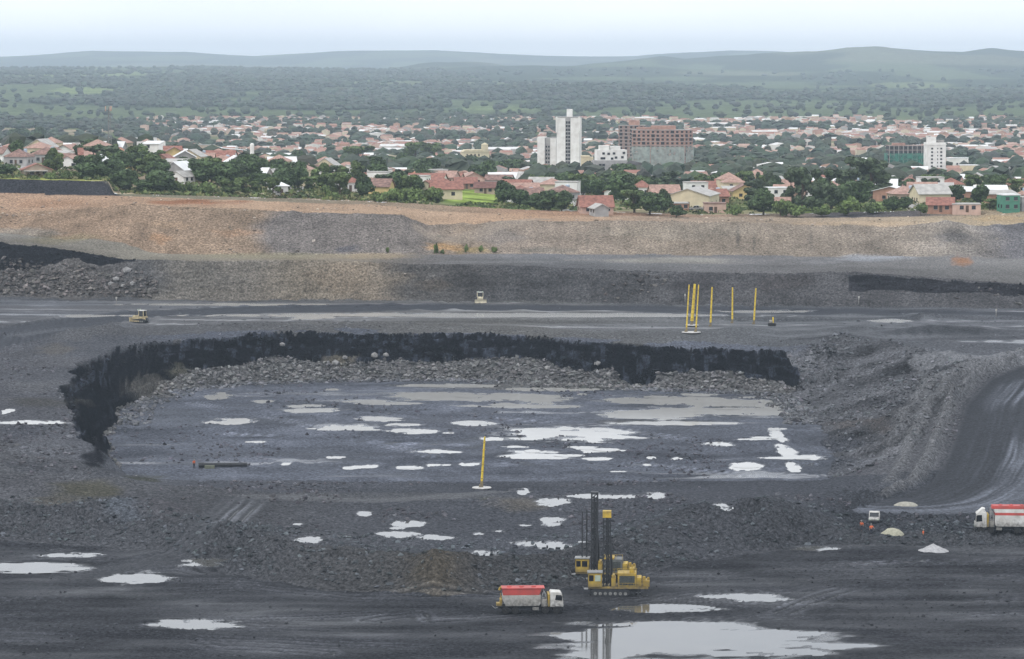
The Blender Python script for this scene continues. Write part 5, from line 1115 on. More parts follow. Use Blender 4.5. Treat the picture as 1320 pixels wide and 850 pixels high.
# cream church
x, y, z0 = tower_base(614, 206, 2350); T = thing('church', 'pale cream church with a small square bell tower among trees', 'church', (x, y, z0), math.radians(10)); kk = 2350 / F_PX; ht = zpx(614, 196, 2350) - z0; used.append((x, y + 8, 16))
ww = block(T, 'nave', -10, 10, 0, 12, -2, ht, WALL['cream']); MB().prism([(-10.4, ht + .01), (10.4, ht + .01), (8, ht + 1.6), (-8, ht + 1.6)], -.4, 12.4).build('roof', WALL['cream'], T); block(T, 'bell_tower', 4.5, 9, -.6, 4, ht + .02, ht + 5.5, WALL['cream']); MB().box(4.3, 9.2, -.8, 4.2, ht + 5.51, ht + 6.8, 2.2, 2.2).build('spire', WALL['cream'], T)
for c in (-7, -4, -1, 2): place('window', win_mesh(1.0, 1.8), ww, (c, -.07, ht - 2.5))
# telecom mast
x, y = front_pos(141, 187, 1330); z0 = town_z(x, y); T = thing('telecom_mast', 'tall thin lattice telecom mast with antennas above the red roofs', 'mast', (x, y, z0)); zt = zpx(141, 138, y) - z0
m_ = MB()
for a in range(3):
    c, s_ = math.cos(a * 2.09), math.sin(a * 2.09); m_.tube((1.1 * c, 1.1 * s_, -1), (.45 * c, .45 * s_, zt), .14, .1, 6)
m_.build('mast_legs', RIM, T); b = MB()
for q_ in range(12):
    f0, f1 = q_ / 12, (q_ + 1) / 12
    for a in range(3):
        r0, r1 = 1.1 - .65 * f0, 1.1 - .65 * f1; a2 = (a + 1) * 2.09; b.tube((r0 * math.cos(a * 2.09), r0 * math.sin(a * 2.09), f0 * zt), (r1 * math.cos(a2), r1 * math.sin(a2), f1 * zt), .07, n=4)
b.build('mast_braces', RIM, T)
for a in range(3):
    c, s_ = math.cos(a * 2.09 + 1), math.sin(a * 2.09 + 1); MB().box(1.5 * c - .2, 1.5 * c + .2, 1.5 * s_ - .2, 1.5 * s_ + .2, zt - 1.8, zt + .3).build('antenna', WALL['pink'], T)
MB().lathe([(1.7, zt - 1.2), (1.7, zt - 1.1)], 10).build('antenna_platform', RIM, T); MB().tube((0, 0, zt), (0, 0, zt + 1.6), .06).build('lightning_rod', RIM, T)
x, y = front_pos(325, 205, 1420); z0 = town_z(x, y); T = thing('water_tower', 'slim white water tower beside the brick hall', 'water tower', (x, y, z0)); zt = zpx(325, 186, y) - z0; MB().tube((0, 0, -1), (0, 0, zt * .55), .5, .5, 12).build('shaft', WALL['white'], T); MB().lathe([(.5, zt * .55), (.95, zt * .6), (.95, zt), (.3, zt + .4)], 14).build('tank', WALL['white'], T, smooth=False)

# ------------------------------------------------------------------ trees
LEAF = attr_mat('foliage', 'tint', .75, .25, .6, .2); BARK = mat('bark', (.10, .075, .055), .9, .25, 2, bump=.5)
def leaf_cloud(blobs, n, size, tint, seed, droop=0):
    r = np.random.default_rng(seed); B = np.array(blobs, float); vol = (B[:, 3] * B[:, 4]) ** 1.0; pick = r.choice(len(B), n, p=vol / vol.sum())
    d = r.normal(size=(n, 3)); d /= np.linalg.norm(d, axis=1)[:, None]; rad = r.uniform(.72, 1.06, n) ** 1.0
    c = B[pick, :3] + d * rad[:, None] * np.stack([B[pick, 3], B[pick, 3], B[pick, 4]], 1)
    nn = d + r.normal(scale=.55, size=(n, 3)); nn /= np.linalg.norm(nn, axis=1)[:, None]
    u = np.cross(nn, r.normal(size=(n, 3))); u /= np.linalg.norm(u, axis=1)[:, None]; w = np.cross(nn, u); s_ = size * r.uniform(.6, 1.35, n)
    q_ = np.stack([c + (u * a + w * b) * s_[:, None] for a, b in ((-.5, -.35), (.5, -.35), (.35, .5), (-.4, .45))], 1)
    bt = r.uniform(.65, 1.4, len(B)); tone = (bt[pick] * r.uniform(.75, 1.3, n))[:, None] * np.array(tint)
    return q_.reshape(-1, 3), np.arange(n * 4).reshape(n, 4), np.repeat(tone, 4, 0)
def tree_proto(kind, seed):
    """about 10 m tall; returns trunk mesh, crown mesh"""
    r = random.Random(seed); bl = []
    if kind == 'round':
        tint, n, size, z0 = (.058, .090, .036), 2700, .72, 1.0
        for _ in range(13):
            a = r.uniform(0, 6.28); rr = r.uniform(.5, 3.2); zc = r.uniform(1.9, 7.4); f = 1.05 - abs(zc - 4.2) / 7; bl.append((rr * f * math.cos(a), rr * f * math.sin(a), zc, r.uniform(1.3, 2.3), r.uniform(1.1, 1.9)))
        bl.append((0, 0, 5.0, 2.8, 3.2))
    elif kind == 'light':
        tint, n, size, z0 = (.10, .14, .050), 2200, .7, 1.6
        for _ in range(15):
            a = r.uniform(0, 6.28); rr = r.uniform(.4, 3.3); bl.append((rr * math.cos(a), rr * math.sin(a), r.uniform(1.8, 8.6), r.uniform(.9, 1.8), r.uniform(.8, 1.4)))
    elif kind == 'tall':
        tint, n, size, z0 = (.070, .096, .052), 2300, .62, 2.0
        for _ in range(17):
            a = r.uniform(0, 6.28); zc = r.uniform(1.4, 9.2); rr = r.uniform(.2, 2.4) * (1.1 - abs(zc - 6) / 8); bl.append((rr * math.cos(a), rr * math.sin(a), zc, r.uniform(.6, 1.25), r.uniform(.6, 1.1)))
    else:  # bush, about 4 m tall
        tint, n, size, z0 = (.095, .135, .042), 900, .6, .3
        for _ in range(9):
            a = r.uniform(0, 6.28); rr = r.uniform(.3, 2.2); bl.append((rr * math.cos(a), rr * math.sin(a), r.uniform(.9, 2.6), r.uniform(.9, 1.5), r.uniform(.8, 1.4)))
    V, Q, C = leaf_cloud(bl, n, size, tint, seed)
    co = tris_obj('crown', V, Q, LEAF, C); cm = co.data; bpy.data.objects.remove(co)
    t_ = MB(); top = sum(b[2] for b in bl) / len(bl); base_r = .30 if kind != 'bush' else .12
    t_.tube((0, 0, -1.2), (.1, 0, z0), base_r * 1.2, base_r * .9, 7); t_.tube((.1, 0, z0), (.15, .1, top + .8), base_r * .9, base_r * .35, 7)
    for b in bl[:7]: t_.tube((.1, .05, z0 + (b[2] - z0) * .25), (b[0] * .85, b[1] * .85, b[2]), base_r * .4, .05, 5)
    to = t_.build('trunk', BARK); tm = to.data; bpy.data.objects.remove(to)
    return tm, cm
PROTO = {k: [tree_proto(k, 100 + 10 * i + len(k)) for i in range(n)] for k, n in (('round', 5), ('light', 4), ('tall', 4), ('bush', 4))}
TLAB = {'round': ('dense_tree', 'dense dark green round-crowned tree', 'tree'), 'light': ('open_tree', 'loose light green tree', 'tree'), 'tall': ('tall_tree', 'tall feathery grey-green tree with gaps in its crown', 'tree'), 'bush': ('bush', 'low bright green bush', 'bush')}
def tree(kind, x, y, z0, w, h, place_txt, group, brief=None):
    nm, lb, cat = TLAB[kind]; tm, cm = random.choice(PROTO[kind]); T = thing(nm, (brief or lb) + ' ' + place_txt, cat, (x, y, z0), random.uniform(0, 6.28), group)
    H0, W0 = {'round': (8.9, 8.6), 'light': (9.4, 8.4), 'tall': (9.8, 5.6), 'bush': (3.6, 6.2)}[kind]
    T.scale = (w / W0, w / W0, h / H0); place('trunk', tm, T); place('crown', cm, T); used.append((x, y, w * .35))
TT = [(25, 187, 34, 22, 'round'), (50, 190, 26, 25, 'round'), (78, 189, 20, 14, 'round'), (121, 202, 28, 22, 'round'), (47, 209, 21, 14, 'round'), (8, 228, 30, 16, 'round'), (105, 209, 22, 17, 'round'), (142, 207, 14, 12, 'light'), (178, 206, 16, 11, 'round'), (113, 231, 36, 22, 'round'), (132, 231, 20, 18, 'round'), (85, 231, 18, 10, 'bush'), (66, 231, 14, 8, 'bush'), (98, 231, 14, 9, 'bush'),
      (160, 247, 36, 28, 'round'), (207, 250, 40, 30, 'round'), (186, 249, 28, 18, 'round'), (228, 250, 24, 14, 'bush'), (237, 219, 17, 17, 'round'), (220, 213, 11, 10, 'round'), (262, 238, 44, 30, 'round'), (290, 240, 40, 32, 'round'), (318, 225, 38, 27, 'round'), (262, 251, 30, 17, 'bush'), (295, 252, 34, 20, 'light'), (318, 252, 30, 22, 'light'), (245, 250, 20, 12, 'bush'),
      (335, 231, 30, 28, 'round'), (352, 252, 26, 24, 'light'), (385, 217, 26, 24, 'round'), (398, 247, 24, 18, 'light'), (420, 252, 16, 12, 'bush'), (438, 255, 36, 34, 'light'), (468, 256, 28, 32, 'round'), (462, 216, 38, 26, 'light'), (478, 231, 40, 30, 'round'), (500, 219, 30, 18, 'round'), (520, 222, 24, 26, 'round'), (551, 233, 36, 30, 'round'), (535, 213, 28, 28, 'light'), (556, 210, 30, 26, 'light'), (570, 216, 20, 17, 'round'), (585, 222, 34, 18, 'round'), (610, 219, 32, 18, 'round'), (628, 238, 36, 30, 'round'), (612, 232, 20, 20, 'round'), (650, 262, 34, 28, 'round'), (640, 229, 32, 22, 'round'), (662, 226, 30, 20, 'round'),
      (488, 261, 22, 14, 'bush'), (508, 261, 28, 16, 'bush'), (532, 262, 32, 18, 'bush'), (556, 262, 30, 18, 'bush'), (520, 250, 26, 12, 'bush'), (548, 248, 24, 10, 'bush'), (430, 258, 20, 10, 'bush'),
      (670, 268, 32, 24, 'round'), (690, 270, 28, 20, 'round'), (706, 272, 30, 26, 'round'), (724, 272, 28, 26, 'round'), (680, 226, 34, 16, 'round'), (705, 232, 30, 20, 'round'), (728, 248, 32, 26, 'round'), (660, 250, 24, 20, 'round'), (752, 252, 30, 22, 'round'), (772, 255, 28, 24, 'round'), (803, 264, 44, 40, 'round'), (818, 275, 40, 28, 'light'), (838, 278, 40, 30, 'round'), (856, 275, 22, 30, 'round'), (872, 281, 24, 14, 'round'), (803, 238, 36, 26, 'round'), (822, 248, 36, 20, 'round'), (780, 238, 20, 16, 'round'),
      (872, 246, 15, 13, 'light'), (930, 246, 34, 24, 'round'), (920, 222, 44, 14, 'round'), (950, 220, 44, 16, 'round'), (978, 222, 40, 18, 'round'), (905, 218, 24, 12, 'round'), (968, 262, 28, 26, 'tall'), (984, 278, 36, 34, 'round'), (950, 278, 16, 12, 'bush'), (1006, 280, 26, 18, 'bush'), (1026, 281, 26, 15, 'bush'), (1034, 272, 34, 58, 'tall'), (1052, 274, 30, 52, 'tall'), (1072, 272, 34, 50, 'tall'), (1018, 270, 26, 44, 'tall'), (1095, 258, 38, 52, 'tall'), (1122, 256, 44, 54, 'tall'), (1138, 254, 28, 44, 'tall'), (1108, 266, 40, 32, 'round'), (1060, 262, 36, 34, 'round'), (1085, 268, 30, 30, 'round'), (1094, 279, 32, 20, 'bush'), (1060, 280, 26, 12, 'bush'), (1125, 276, 30, 10, 'bush'),
      (1150, 272, 26, 18, 'round'), (1166, 270, 20, 16, 'round'), (1187, 279, 18, 10, 'bush'), (1165, 231, 32, 13, 'round'), (1190, 236, 20, 10, 'round'), (1215, 232, 26, 14, 'round'), (1229, 243, 28, 18, 'round'), (1231, 262, 30, 24, 'round'), (1264, 266, 28, 28, 'round'), (1276, 272, 20, 14, 'light'), (1298, 236, 18, 13, 'round'), (1310, 236, 16, 12, 'round'), (1248, 230, 18, 10, 'round'), (990, 250, 12, 30, 'tall'), (978, 250, 12, 26, 'tall'), (1180, 246, 24, 12, 'light')]
n_tr = 0
for (px, py, w, h, kd) in TT:
    x, y = hit2(px, min(py, 281)); kk = y / F_PX
    nb = min(named, key=lambda a: (a[0] - x) ** 2 + (a[1] - y) ** 2); big_ = h * kk > 8.5
    brief = {'round': ('large' if big_ else 'small') + ' dense round tree', 'light': ('large' if big_ else 'small') + ' light green tree', 'tall': 'tall feathery tree', 'bush': 'low green bush'}[kd]
    tree(kd, x, y, town_z(x, y), w * kk * 1.05, h * kk * 1.05, 'near the ' + nb[2], 'trees and bushes around the first town houses', brief); n_tr += 1
# small shrubs on the brown slope inside the mine
for (px, py, w, h) in [(562, 327, 7, 12), (601, 326, 6, 10), (620, 326, 7, 8), (637, 326, 9, 8), (499, 326, 5, 7), (570, 327, 6, 5)]:
    x, y, z0 = on_ground(px, py); kk = y / F_PX; tree('bush', x, y, z0, w * kk, h * kk, 'growing on the brown mine slope', 'shrubs on the mine slope')

# ------------------------------------------------------------------ the rest of the town
PROTOS = []
for (w, d, h, roof, wall, rc_, wins, st, tank) in [(9, 9, 3.0, 'hip', 'white', 'red', 2, 1, False), (11, 8, 3.0, 'side', 'white', 'old', 3, 1, True), (8, 10, 3.1, 'gable', 'cream', 'red', 2, 1, False), (12, 9, 3.0, 'side', 'pink', 'pinkish', 3, 1, False), (10, 10, 3.2, 'hip', 'grey', 'old', 2, 1, True), (9, 8, 5.8, 'flat', 'white', 'cement', 2, 2, False), (12, 11, 3.6, 'gable', 'cream', 'cement', 2, 1, False), (10, 8, 3.0, 'shed', 'brick', 'cement', 2, 1, False), (9, 9, 5.6, 'hip', 'cream', 'pinkish', 2, 2, False), (8, 8, 3.0, 'side', 'brick', 'red', 2, 1, False), (11, 9, 3.0, 'hip', 'tan', 'pinkish', 3, 1, True), (13, 10, 3.4, 'side', 'white', 'red', 4, 1, False), (14, 9, 3.4, 'side', 'grey', 'metal', 3, 1, False), (9, 9, 3.0, 'gable', 'white', 'pinkish', 2, 1, False), (10, 9, 3.0, 'side', 'yellow', 'old', 2, 1, False)]:
    lb = f"{wall if wall != 'pink' else 'pale pink'} {'two-storey ' if st == 2 else ''}{'brick ' if False else ''}house with {ROOFN[rc_]} {SHAPEN[roof]}{' and water tank' if tank else ''} in the town rows"
    PROTOS.append(house(lb, (0, 0, -500), 0, w, d, h, roof, wall, rc_, wins, True, 'houses filling the town', storeys=st, tank=tank))
cand = []
for Yv in np.arange(1120, 5000, 22):
    hw = Yv * .205
    for Xv in np.arange(-hw, hw, 17): 
        x = Xv + random.uniform(-4, 4) + (Yv * .2) % 19; y = Yv + random.uniform(-5, 5); cand.append((x, y))
cand = np.array(cand); cq = qof(cand[:, 0], cand[:, 1])
green = fbm(cand[:, 0] / 130, cand[:, 1] / 190, 301, 3)
dens = np.where(cand[:, 1] < 1900, .50, .72) * sstep(.30, .02, green) * np.where(cand[:, 1] > 2500, sstep(100, 300, cq + 120 * green), 1) * np.where((cand[:, 1] > 3000) & (cq < 180), .3, 1)
keep = rng.random(len(cand)) < dens; cand = cand[keep]; cq = cq[keep]
cand = cand[np.argsort(cand[:, 1])]; rest = []; n_h = 0; protos_used = set()
U = np.array(used)
def visible(x, y, hgt):
    """does the roof show above the ground in front of it (from the look-out)?"""
    zt = town_z(x, y) + hgt; f = np.linspace(.05, .98, 60); yy = 1010 + (y - 1010) * f; xx = x * yy / y
    los = CAM_H + (zt - CAM_H) * yy / y; g = np.array([town_z(a, b) for a, b in zip(xx, yy)]); return bool((g < los).all())
for (x, y) in cand:
    if ((U[:, 0] - x) ** 2 + (U[:, 1] - y) ** 2 < (U[:, 2] + 6) ** 2).any(): continue
    a, b = to_px(x, y, town_z(x, y))
    if 560 < a < 650 and b > 240: continue
    inside = -40 < a < 1360
    if n_h < 215 and inside and visible(x, y, 4.5):
        p = random.randrange(len(PROTOS)); c = PROTOS[p] if p not in protos_used else copy_tree(PROTOS[p]); protos_used.add(p)
        c.location = (x, y, town_z(x, y)); c.rotation_euler = (0, 0, math.radians(random.choice([-12, 8, 78, -82, 168, 12]) + random.uniform(-5, 5))); s_ = random.uniform(.85, 1.15); c.scale = (s_, s_, random.uniform(.9, 1.15)); n_h += 1
    elif y > 1250: rest.append((x, y))
rest = np.array(rest)
def far_houses(P):
    n = len(P); V = np.zeros((n, 10, 3)); C = np.zeros((n, 10, 3)); r = rng
    w = r.uniform(3.8, 6.5, n); d = r.uniform(3.6, 5.5, n); h = np.where(r.random(n) < .12, 6.0, 3.1); rh = r.uniform(1.0, 2.0, n); big = r.random(n) < .05; w = np.where(big, w * 2.6, w); d = np.where(big, d * 1.8, d)
    a = np.radians(r.choice([-10, 10, 80, 100], n) + r.uniform(-6, 6, n)); zz = np.array([town_z(x, y) for x, y in P])
    sx = np.array([-1, 1, 1, -1, -1, 1, 1, -1, -1, 1]); sy = np.array([-1, -1, 1, 1, -1, -1, 1, 1, 0, 0]); sz = np.array([0, 0, 0, 0, 1, 1, 1, 1, 2, 2])
    lx = sx[None] * w[:, None]; ly = sy[None] * d[:, None]; lz = np.where(sz == 0, -2.0, np.where(sz == 1, h[:, None], (h + rh)[:, None]))
    V[..., 0] = P[:, :1] + lx * np.cos(a)[:, None] - ly * np.sin(a)[:, None]; V[..., 1] = P[:, 1:] + lx * np.sin(a)[:, None] + ly * np.cos(a)[:, None]; V[..., 2] = zz[:, None] + lz
    # walls and roofs have vertices of their own so that each keeps its colour
    wallc = np.array([(.62, .60, .56), (.55, .48, .36), (.36, .34, .33), (.40, .25, .19), (.5, .37, .3)])[r.integers(0, 5, n)]
    roofc = np.array([(.29, .15, .115), (.26, .16, .13), (.40, .27, .22), (.40, .385, .37), (.66, .66, .65), (.32, .19, .15), (.27, .14, .11)])[r.choice(7, n, p=[.2, .17, .18, .10, .06, .17, .12])]; roofc[big] = (.58, .57, .55)
    VV = np.concatenate([V, V], 1).reshape(-1, 3); CC = np.concatenate([np.repeat(wallc[:, None], 10, 1), np.repeat(roofc[:, None], 10, 1)], 1).reshape(-1, 3)
    fw = [(0, 1, 5, 4), (1, 2, 6, 5), (2, 3, 7, 6), (3, 0, 4, 7), (5, 6, 9, 9), (7, 4, 8, 8)]; fr_ = [(14, 15, 19, 18), (16, 17, 18, 19)]
    T3 = []
    for q_ in fw + fr_:
        T3.append((q_[0], q_[1], q_[2]));
        if q_[2] != q_[3]: T3.append((q_[0], q_[2], q_[3]))
    F_ = (np.array(T3)[None] + np.arange(n)[:, None, None] * 20).reshape(-1, 3)
    o = tris_obj('distant_houses', VV, F_, attr_mat('distant_plaster_and_tile', 'tint', .9, .2, .2, .12), CC); o['kind'] = 'stuff'; o['label'] = 'far rows of small red and white roofed houses across the valley'; o['category'] = 'houses'
far_houses(rest)

# random trees between the houses, then the far woods as one mass
cand = []; 
for _ in range(7500):
    y = 1090 + (rng.random() ** 1.2) * 3900; x = (rng.random() * 2 - 1) * y * .2; cand.append((x, y))
cand = np.array(sorted(cand, key=lambda p: p[1])); g = fbm(cand[:, 0] / 130, cand[:, 1] / 190, 301, 3); keep = rng.random(len(cand)) < np.clip(.18 + sstep(-.15, .3, g), 0, 1); cand = cand[keep]
U = np.array(used); n_t = 0; far_t = []
for (x, y) in cand:
    a, b = to_px(x, y, town_z(x, y))
    if ((U[:, 0] - x) ** 2 + (U[:, 1] - y) ** 2 < (U[:, 2] + 3) ** 2).any(): continue
    if (555 < a < 650 and b > 238) or (b > 252): continue
    if n_t < 150 and -30 < a < 1350 and visible(x, y, 6):
        kd = random.choice(['round'] * 6 + ['light'] * 3 + ['tall']); kk = random.uniform(5.5, 9.5); tree(kd, x, y, town_z(x, y), kk, kk * random.uniform(.8, 1.05), 'in the back gardens of the town', 'trees in the back gardens'); n_t += 1
    elif y > 1300: far_t.append((x, y, random.uniform(4, 8), random.uniform(6, 11)))
for _ in range(21000):
    y = 4300 + (rng.random() ** 1.3) * 9000; x = (rng.random() * 2 - 1) * y * .19
    far_t.append((x, y, (3 + y / 1500) * random.uniform(.6, 1.5), (7 + y / 2500) * random.uniform(.6, 1.3)))
far_t = np.array(far_t)
fcol_noise = fbm(far_t[:, 0] / 420, far_t[:, 1] / 1300, 86, 4); town_green = fbm(far_t[:, 0] / 130, far_t[:, 1] / 190, 301, 3)
fq, fpy = to_px(far_t[:, 0], far_t[:, 1], np.interp(far_t[:, 1], [1000, 2600, 5000, 8000, 13000, 16000], [25, -4, -9, 5, 45, 100]))
okf = np.where(far_t[:, 1] > 4700, (fcol_noise < .12) | (rng.random(len(far_t)) < .08), (town_green > .04) | (rng.random(len(far_t)) < np.where(far_t[:, 1] < 2600, .5, .38))); okf &= ~((far_t[:, 1] > 9000) & (fq > 640 + 120 * fcol_noise) & (rng.random(len(far_t)) < .93)); okf &= ~((fpy > 155) & (fpy < 161) & (fq > 780) & (fq < 1180)); far_t = far_t[okf]
def far_trees(P):
    n = len(P); seg = 6; r = rng; ang = np.arange(seg) * 2 * math.pi / seg; prof = [(.55, .0), (1.0, .42), (.72, .80)]
    V = np.zeros((n, seg * 3 + 1, 3)); zz = np.array([town_z(x, y) for x, y in P[:, :2]])
    for i, (rr, hh) in enumerate(prof):
        jr = r.uniform(.65, 1.3, (n, seg)) * rr * P[:, 2:3]; jz = (hh + r.uniform(-.10, .10, (n, seg))) * P[:, 3:4]; a_ = ang[None] + r.uniform(0, 1, (n, 1)) * 2
        V[:, i * seg:(i + 1) * seg, 0] = P[:, :1] + jr * np.cos(a_); V[:, i * seg:(i + 1) * seg, 1] = P[:, 1:2] + jr * np.sin(a_); V[:, i * seg:(i + 1) * seg, 2] = zz[:, None] + jz
    V[:, -1, 0] = P[:, 0]; V[:, -1, 1] = P[:, 1]; V[:, -1, 2] = zz + P[:, 3]
    F_ = []
    for i in range(2):
        for k in range(seg): a, b = i * seg + k, i * seg + (k + 1) % seg; F_ += [(a, b, b + seg), (a, b + seg, a + seg)]
    for k in range(seg): F_.append((2 * seg + k, 2 * seg + (k + 1) % seg, 3 * seg))
    F_ = (np.array(F_)[None] + np.arange(n)[:, None, None] * (seg * 3 + 1)).reshape(-1, 3)
    tint = np.array((.042, .056, .036)) * r.uniform(.75, 1.3, (n, 1)) * (1 + r.normal(0, .08, (n, 3))); C = np.repeat(tint[:, None], seg * 3 + 1, 1).reshape(-1, 3)
    o = tris_obj('distant_woods', V.reshape(-1, 3), F_, LEAF, C); o['kind'] = 'stuff'; o['label'] = 'far blue-green woods and tree belts spreading across the valley and hills'; o['category'] = 'woods'
far_trees(far_t)

# ------------------------------------------------------------------ streets into the town and a few cars
def street(pts, w):
    V = []
    for k, (px, py) in enumerate(pts):
        x, y = hit2(px, py); V.append((x, y))
    vs = []; fs = []
    pl = []
    for a, b in zip(V, V[1:]):
        for f in np.linspace(0, 1, 8, endpoint=False): pl.append((a[0] + (b[0] - a[0]) * f, a[1] + (b[1] - a[1]) * f))
    pl.append(V[-1])
    for i, (x, y) in enumerate(pl):
        p = pl[max(i - 1, 0)]; q_ = pl[min(i + 1, len(pl) - 1)]; dx_, dy_ = q_[0] - p[0], q_[1] - p[1]; L = math.hypot(dx_, dy_) or 1; nx, ny = -dy_ / L * w / 2, dx_ / L * w / 2
        vs += [(x + nx, y + ny, town_z(x + nx, y + ny) + .12), (x - nx, y - ny, town_z(x - nx, y - ny) + .12)]
    fs = [(2 * i, 2 * i + 1, 2 * i + 3, 2 * i + 2) for i in range(len(pl) - 1)]
    me = bpy.data.meshes.new('street'); me.from_pydata(vs, [], fs); me.materials.append(mat('pale_street_paving', (.30, .285, .265), .9, .12, .3)); o = place('street', me); o['kind'] = 'structure'
street([(736, 269), (741, 255), (746, 243)], 8); street([(1188, 272), (1176, 260), (1164, 248)], 8); street([(376, 252), (386, 236), (396, 222)], 7); street([(30, 222), (34, 212), (38, 204)], 6)
pickup('white pickup driving on the paved street into town', 741, 253, math.radians(95)); pickup('white pickup parked in the yard in front of the cream warehouse', 897, 273, math.radians(170)); pickup('white pickup on the dirt street by the brick sheds', 1177, 262, math.radians(70))

# scrub and weeds along the mine edge and in the yards
def scrub(n):
    r = rng; P = []
    while len(P) < n:
        y = 1012 + r.random() ** 2.2 * 420; x = (r.random() * 2 - 1) * y * .19
        g = float(fbm(np.array([x / 22.]), np.array([y / 22.]), 401, 3)[0])
        if y < np.interp(qof(x, y), LINES[L11][0], LINES[L11][1]) + 1.5: continue
        a_, b_ = to_px(x, y, town_z(x, y))
        if 568 < a_ < 642 and 244 < b_ < 263: continue
        if g > -.12 or r.random() < .12: P.append((x, y, town_z(x, y), r.uniform(.5, 1.5)))
    P = np.array(P); k = 9; n = len(P); d = r.normal(size=(n, k, 3)); d[..., 2] = np.abs(d[..., 2]); d /= np.linalg.norm(d, axis=2)[..., None]
    c = P[:, None, :3] + d * P[:, None, 3:4] * np.array((1.1, 1.1, .75)); u = r.normal(size=(n, k, 3)); u /= np.linalg.norm(u, axis=2)[..., None]; w = np.cross(u, d); s_ = .42 * P[:, None, 3:4] * r.uniform(.7, 1.4, (n, k, 1))
    Q = np.stack([c - u * s_ - w * s_, c + u * s_ - w * s_, c + w * s_ * 1.2], 2).reshape(-1, 3)
    tint = np.array([(.07, .10, .03), (.11, .14, .045), (.05, .075, .025), (.15, .15, .06)])[r.integers(0, 4, n)] * r.uniform(.7, 1.3, (n, 1)); C = np.repeat(tint, k * 3, 0)
    o = tris_obj('scrub', Q, np.arange(len(Q)).reshape(-1, 3), LEAF, C); o['kind'] = 'stuff'; o['label'] = 'weeds and low scrub along the mine edge and in the yards'; o['category'] = 'scrub'
scrub(5200)

# ------------------------------------------------------------------ loose rock: rubble on the slopes (too many to count) and single boulders
ROCK = attr_mat('broken_rock', 'tint', .9, .06, 3.0, .25)
def rock_shape(seed, n=1):
    b = bmesh.new(); bmesh.ops.create_icosphere(b, subdivisions=1, radius=1); r = random.Random(seed)
    for v in b.verts: v.co = Vector((v.co.x * 1.1, v.co.y * .9, v.co.z * .75)) * r.uniform(.68, 1.15)
    V = np.array([v.co for v in b.verts]); F_ = np.array([[v.index for v in f.verts] for f in b.faces]); b.free(); return V, F_
OCT = np.array([(1, 0, 0), (0, 1, 0), (-1, 0, 0), (0, -1, 0), (0, 0, 1), (0, 0, -1), (.6, .6, .5), (-.6, .5, .6)], float)
OF = np.array([(0, 6, 4), (6, 1, 4), (0, 1, 6), (1, 7, 4), (7, 2, 4), (1, 2, 7), (2, 3, 4), (3, 0, 4), (1, 0, 5), (2, 1, 5), (3, 2, 5), (0, 3, 5)])
def rubble(label, mask, count, smin, smax, base, seed):
    """stones thrown over the part of the mine ground that the mask picks out, weighted by the area each ground cell covers"""
    r = np.random.default_rng(seed); w = np.clip(mask, 0, None)[:-1, :-1]
    area = np.abs(np.diff(GX, axis=1)[:-1]) * np.maximum(np.hypot(np.diff(GY, axis=0), np.minimum(np.abs(np.diff(GZ, axis=0)), 1.0))[:, :-1], .02); pr = (w * area).reshape(-1); pr /= pr.sum()
    k = r.choice(pr.size, count, p=pr); i, j = k // (C_ - 1), k % (C_ - 1); fu, fv = r.random(count), r.random(count)
    def g(A): return A[i, j] * (1 - fu) * (1 - fv) + A[i, j + 1] * fu * (1 - fv) + A[i + 1, j] * (1 - fu) * fv + A[i + 1, j + 1] * fu * fv
    P = np.stack([g(GX), g(GY), g(GZ)], -1); s_ = smin + (smax - smin) * r.random(count) ** 6
    sh = OCT[None] * r.uniform(.6, 1.25, (count, 8, 1)) * np.stack([s_ * r.uniform(.7, 1.4, count), s_ * r.uniform(.7, 1.3, count), s_ * r.uniform(.45, .95, count)], -1)[:, None]
    a = r.uniform(0, 6.28, count); ca, sa = np.cos(a)[:, None], np.sin(a)[:, None]; tl = r.normal(0, .5, count)[:, None]
    x, y, zz = sh[..., 0], sh[..., 1], sh[..., 2]; y, zz = y * np.cos(tl) - zz * np.sin(tl), y * np.sin(tl) + zz * np.cos(tl)
    V = np.stack([x * ca - y * sa, x * sa + y * ca, zz], -1) + P[:, None] + np.array((0, 0, .12)) * s_[:, None, None]
    tone = r.choice([.55, .8, 1.0, 1.25, 1.7], count, p=[.2, .25, .25, .2, .1])[:, None] * (1 + r.normal(0, .018, (count, 3)))
    cb = np.stack([col[i, j, c] for c in range(3)], -1); tint = np.clip((.45 * np.array(base) + .55 * cb) * tone, .006, .6)
    F_ = (OF[None] + np.arange(count)[:, None, None] * 8).reshape(-1, 3)
    o = tris_obj('rubble', V.reshape(-1, 3), F_, ROCK, np.repeat(tint, 8, 0)); o['kind'] = 'stuff'; o['label'] = label; o['category'] = 'rubble'
dry_ = (E2 > 1.15)
patch_n = sstep(.0, .5, fbm(GX / 18, GY / 22, 501, 3))
rubble('broken grey stone heaped at the foot of the black pit wall', (carve == 1) * 1.0 + (carve == 4) * sstep(-9, -1, s_pit) * .7 * (GY > 680), 20000, .08, .9, (.165, .163, .163), 1)
rubble('dark broken rock on the near spoil slope', ((t > L1 + .1) & (t < L2 + .25)) * (.4 + patch_n) * dry_, 14000, .09, .6, (.075, .088, .096), 2)
rubble('scattered stones over the terrace and the left of the pit', ((t > L2 + .2) & (t < L4 + .9) & (carve != 2)) * np.where(carve == 4, .6, 1) * patch_n * dry_ * (1 - rb), 14000, .08, .6, (.095, .088, .098), 3)
rubble('grey rock slope between the pit and the haul ramp', (carve == 3) * (.3 + patch_n) * dry_, 7000, .08, .7, (.115, .122, .132), 4)
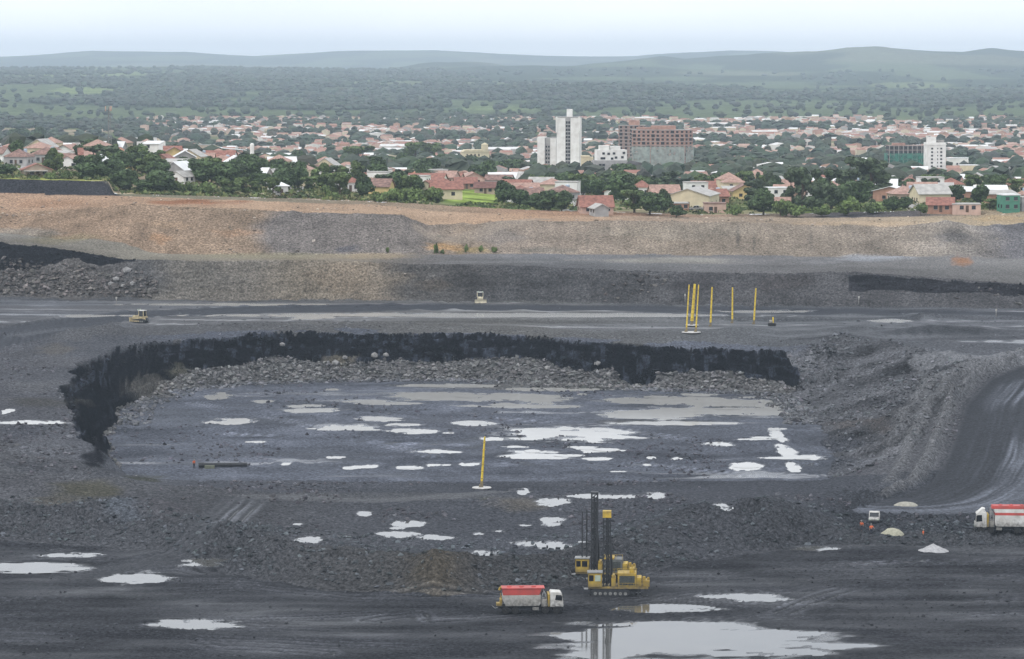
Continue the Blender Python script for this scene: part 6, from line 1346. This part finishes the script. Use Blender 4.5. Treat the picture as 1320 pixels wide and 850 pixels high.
rubble('mixed grey and tan boulders below the black face of the upper wall', ((t > L6 + .02) & (t < L7)) * np.where(q < 200, sstep(.75, .45, t - L6) * 3.0, .28 * (q > 480) * patch_n), 9000, .09, 1.0, (.15, .132, .122), 5)
rubble('pale stones scattered on the brown upper slope', ((t > L8) & (t < L10)) * (.15 + patch_n ** 2), 2200, .10, .7, (.30, .27, .23), 6)
rubble('stones along the bench and on the left plateau', ((t > L4 + .3) & (t < L6) & (carve == 0)) * (patch_n ** 1.5) * dry_ * (1 - rb) * np.where(bench > 0, .12, 1), 5000, .07, .5, (.13, .132, .14), 7)
rubble('small stones and clods strewn over the rolled mine floor', fg * (.25 + patch_n ** 2) * dry_ * (GY > 390), 5000, .05, .32, (.06, .062, .068), 8)
rubble('fractured black blocks and ledges in the pit wall', (carve == 2) * sstep(.0, .4, fbm(GX / 9, GZ / 2.5, 502, 3)), 2200, .15, .75, (.020, .022, .028), 9)
rubble('black broken ledges at the top of the upper wall', ((t > L6 + .3) & (t < L7)) * (col.mean(-1) < .03), 1200, .2, .8, (.022, .023, .028), 10)
BO = [rock_shape(900 + k) for k in range(5)]; BM = []
for k, (V, F_) in enumerate(BO):
    me = bpy.data.meshes.new('boulder'); me.from_pydata([tuple(v) for v in V], [], [tuple(f) for f in F_]); me.materials.append(mat('boulder_stone', (.24, .235, .23), .9, .25, 1.5, bump=.5)); BM.append(me)
for k, (px, py, s_) in enumerate([(163, 351, 1.5), (171, 366, 1.2), (150, 362, 1.1), (158, 372, .9), (143, 369, 1.0), (483, 462, 1.1), (364, 448, .9), (432, 470, 1.2), (445, 468, 1.0), (498, 464, .9), (386, 476, 1.0), (398, 480, .8), (560, 478, .9), (612, 476, .8), (705, 478, .9), (770, 470, .9), (785, 482, .8)]):
    x, y, z0 = on_ground(px, py); o = place('boulder', BM[k % 5], None, (x, y, z0 + s_ * .25)); o.scale = (s_,) * 3; o.rotation_euler = (0, 0, k * 1.7)
    up = py < 400; o['label'] = 'large pale grey boulder below the black face of the upper wall' if up else 'large pale grey boulder on the stone heap under the black pit wall'; o['category'] = 'boulder'; o['group'] = 'boulders under the upper wall' if up else 'boulders under the pit wall'
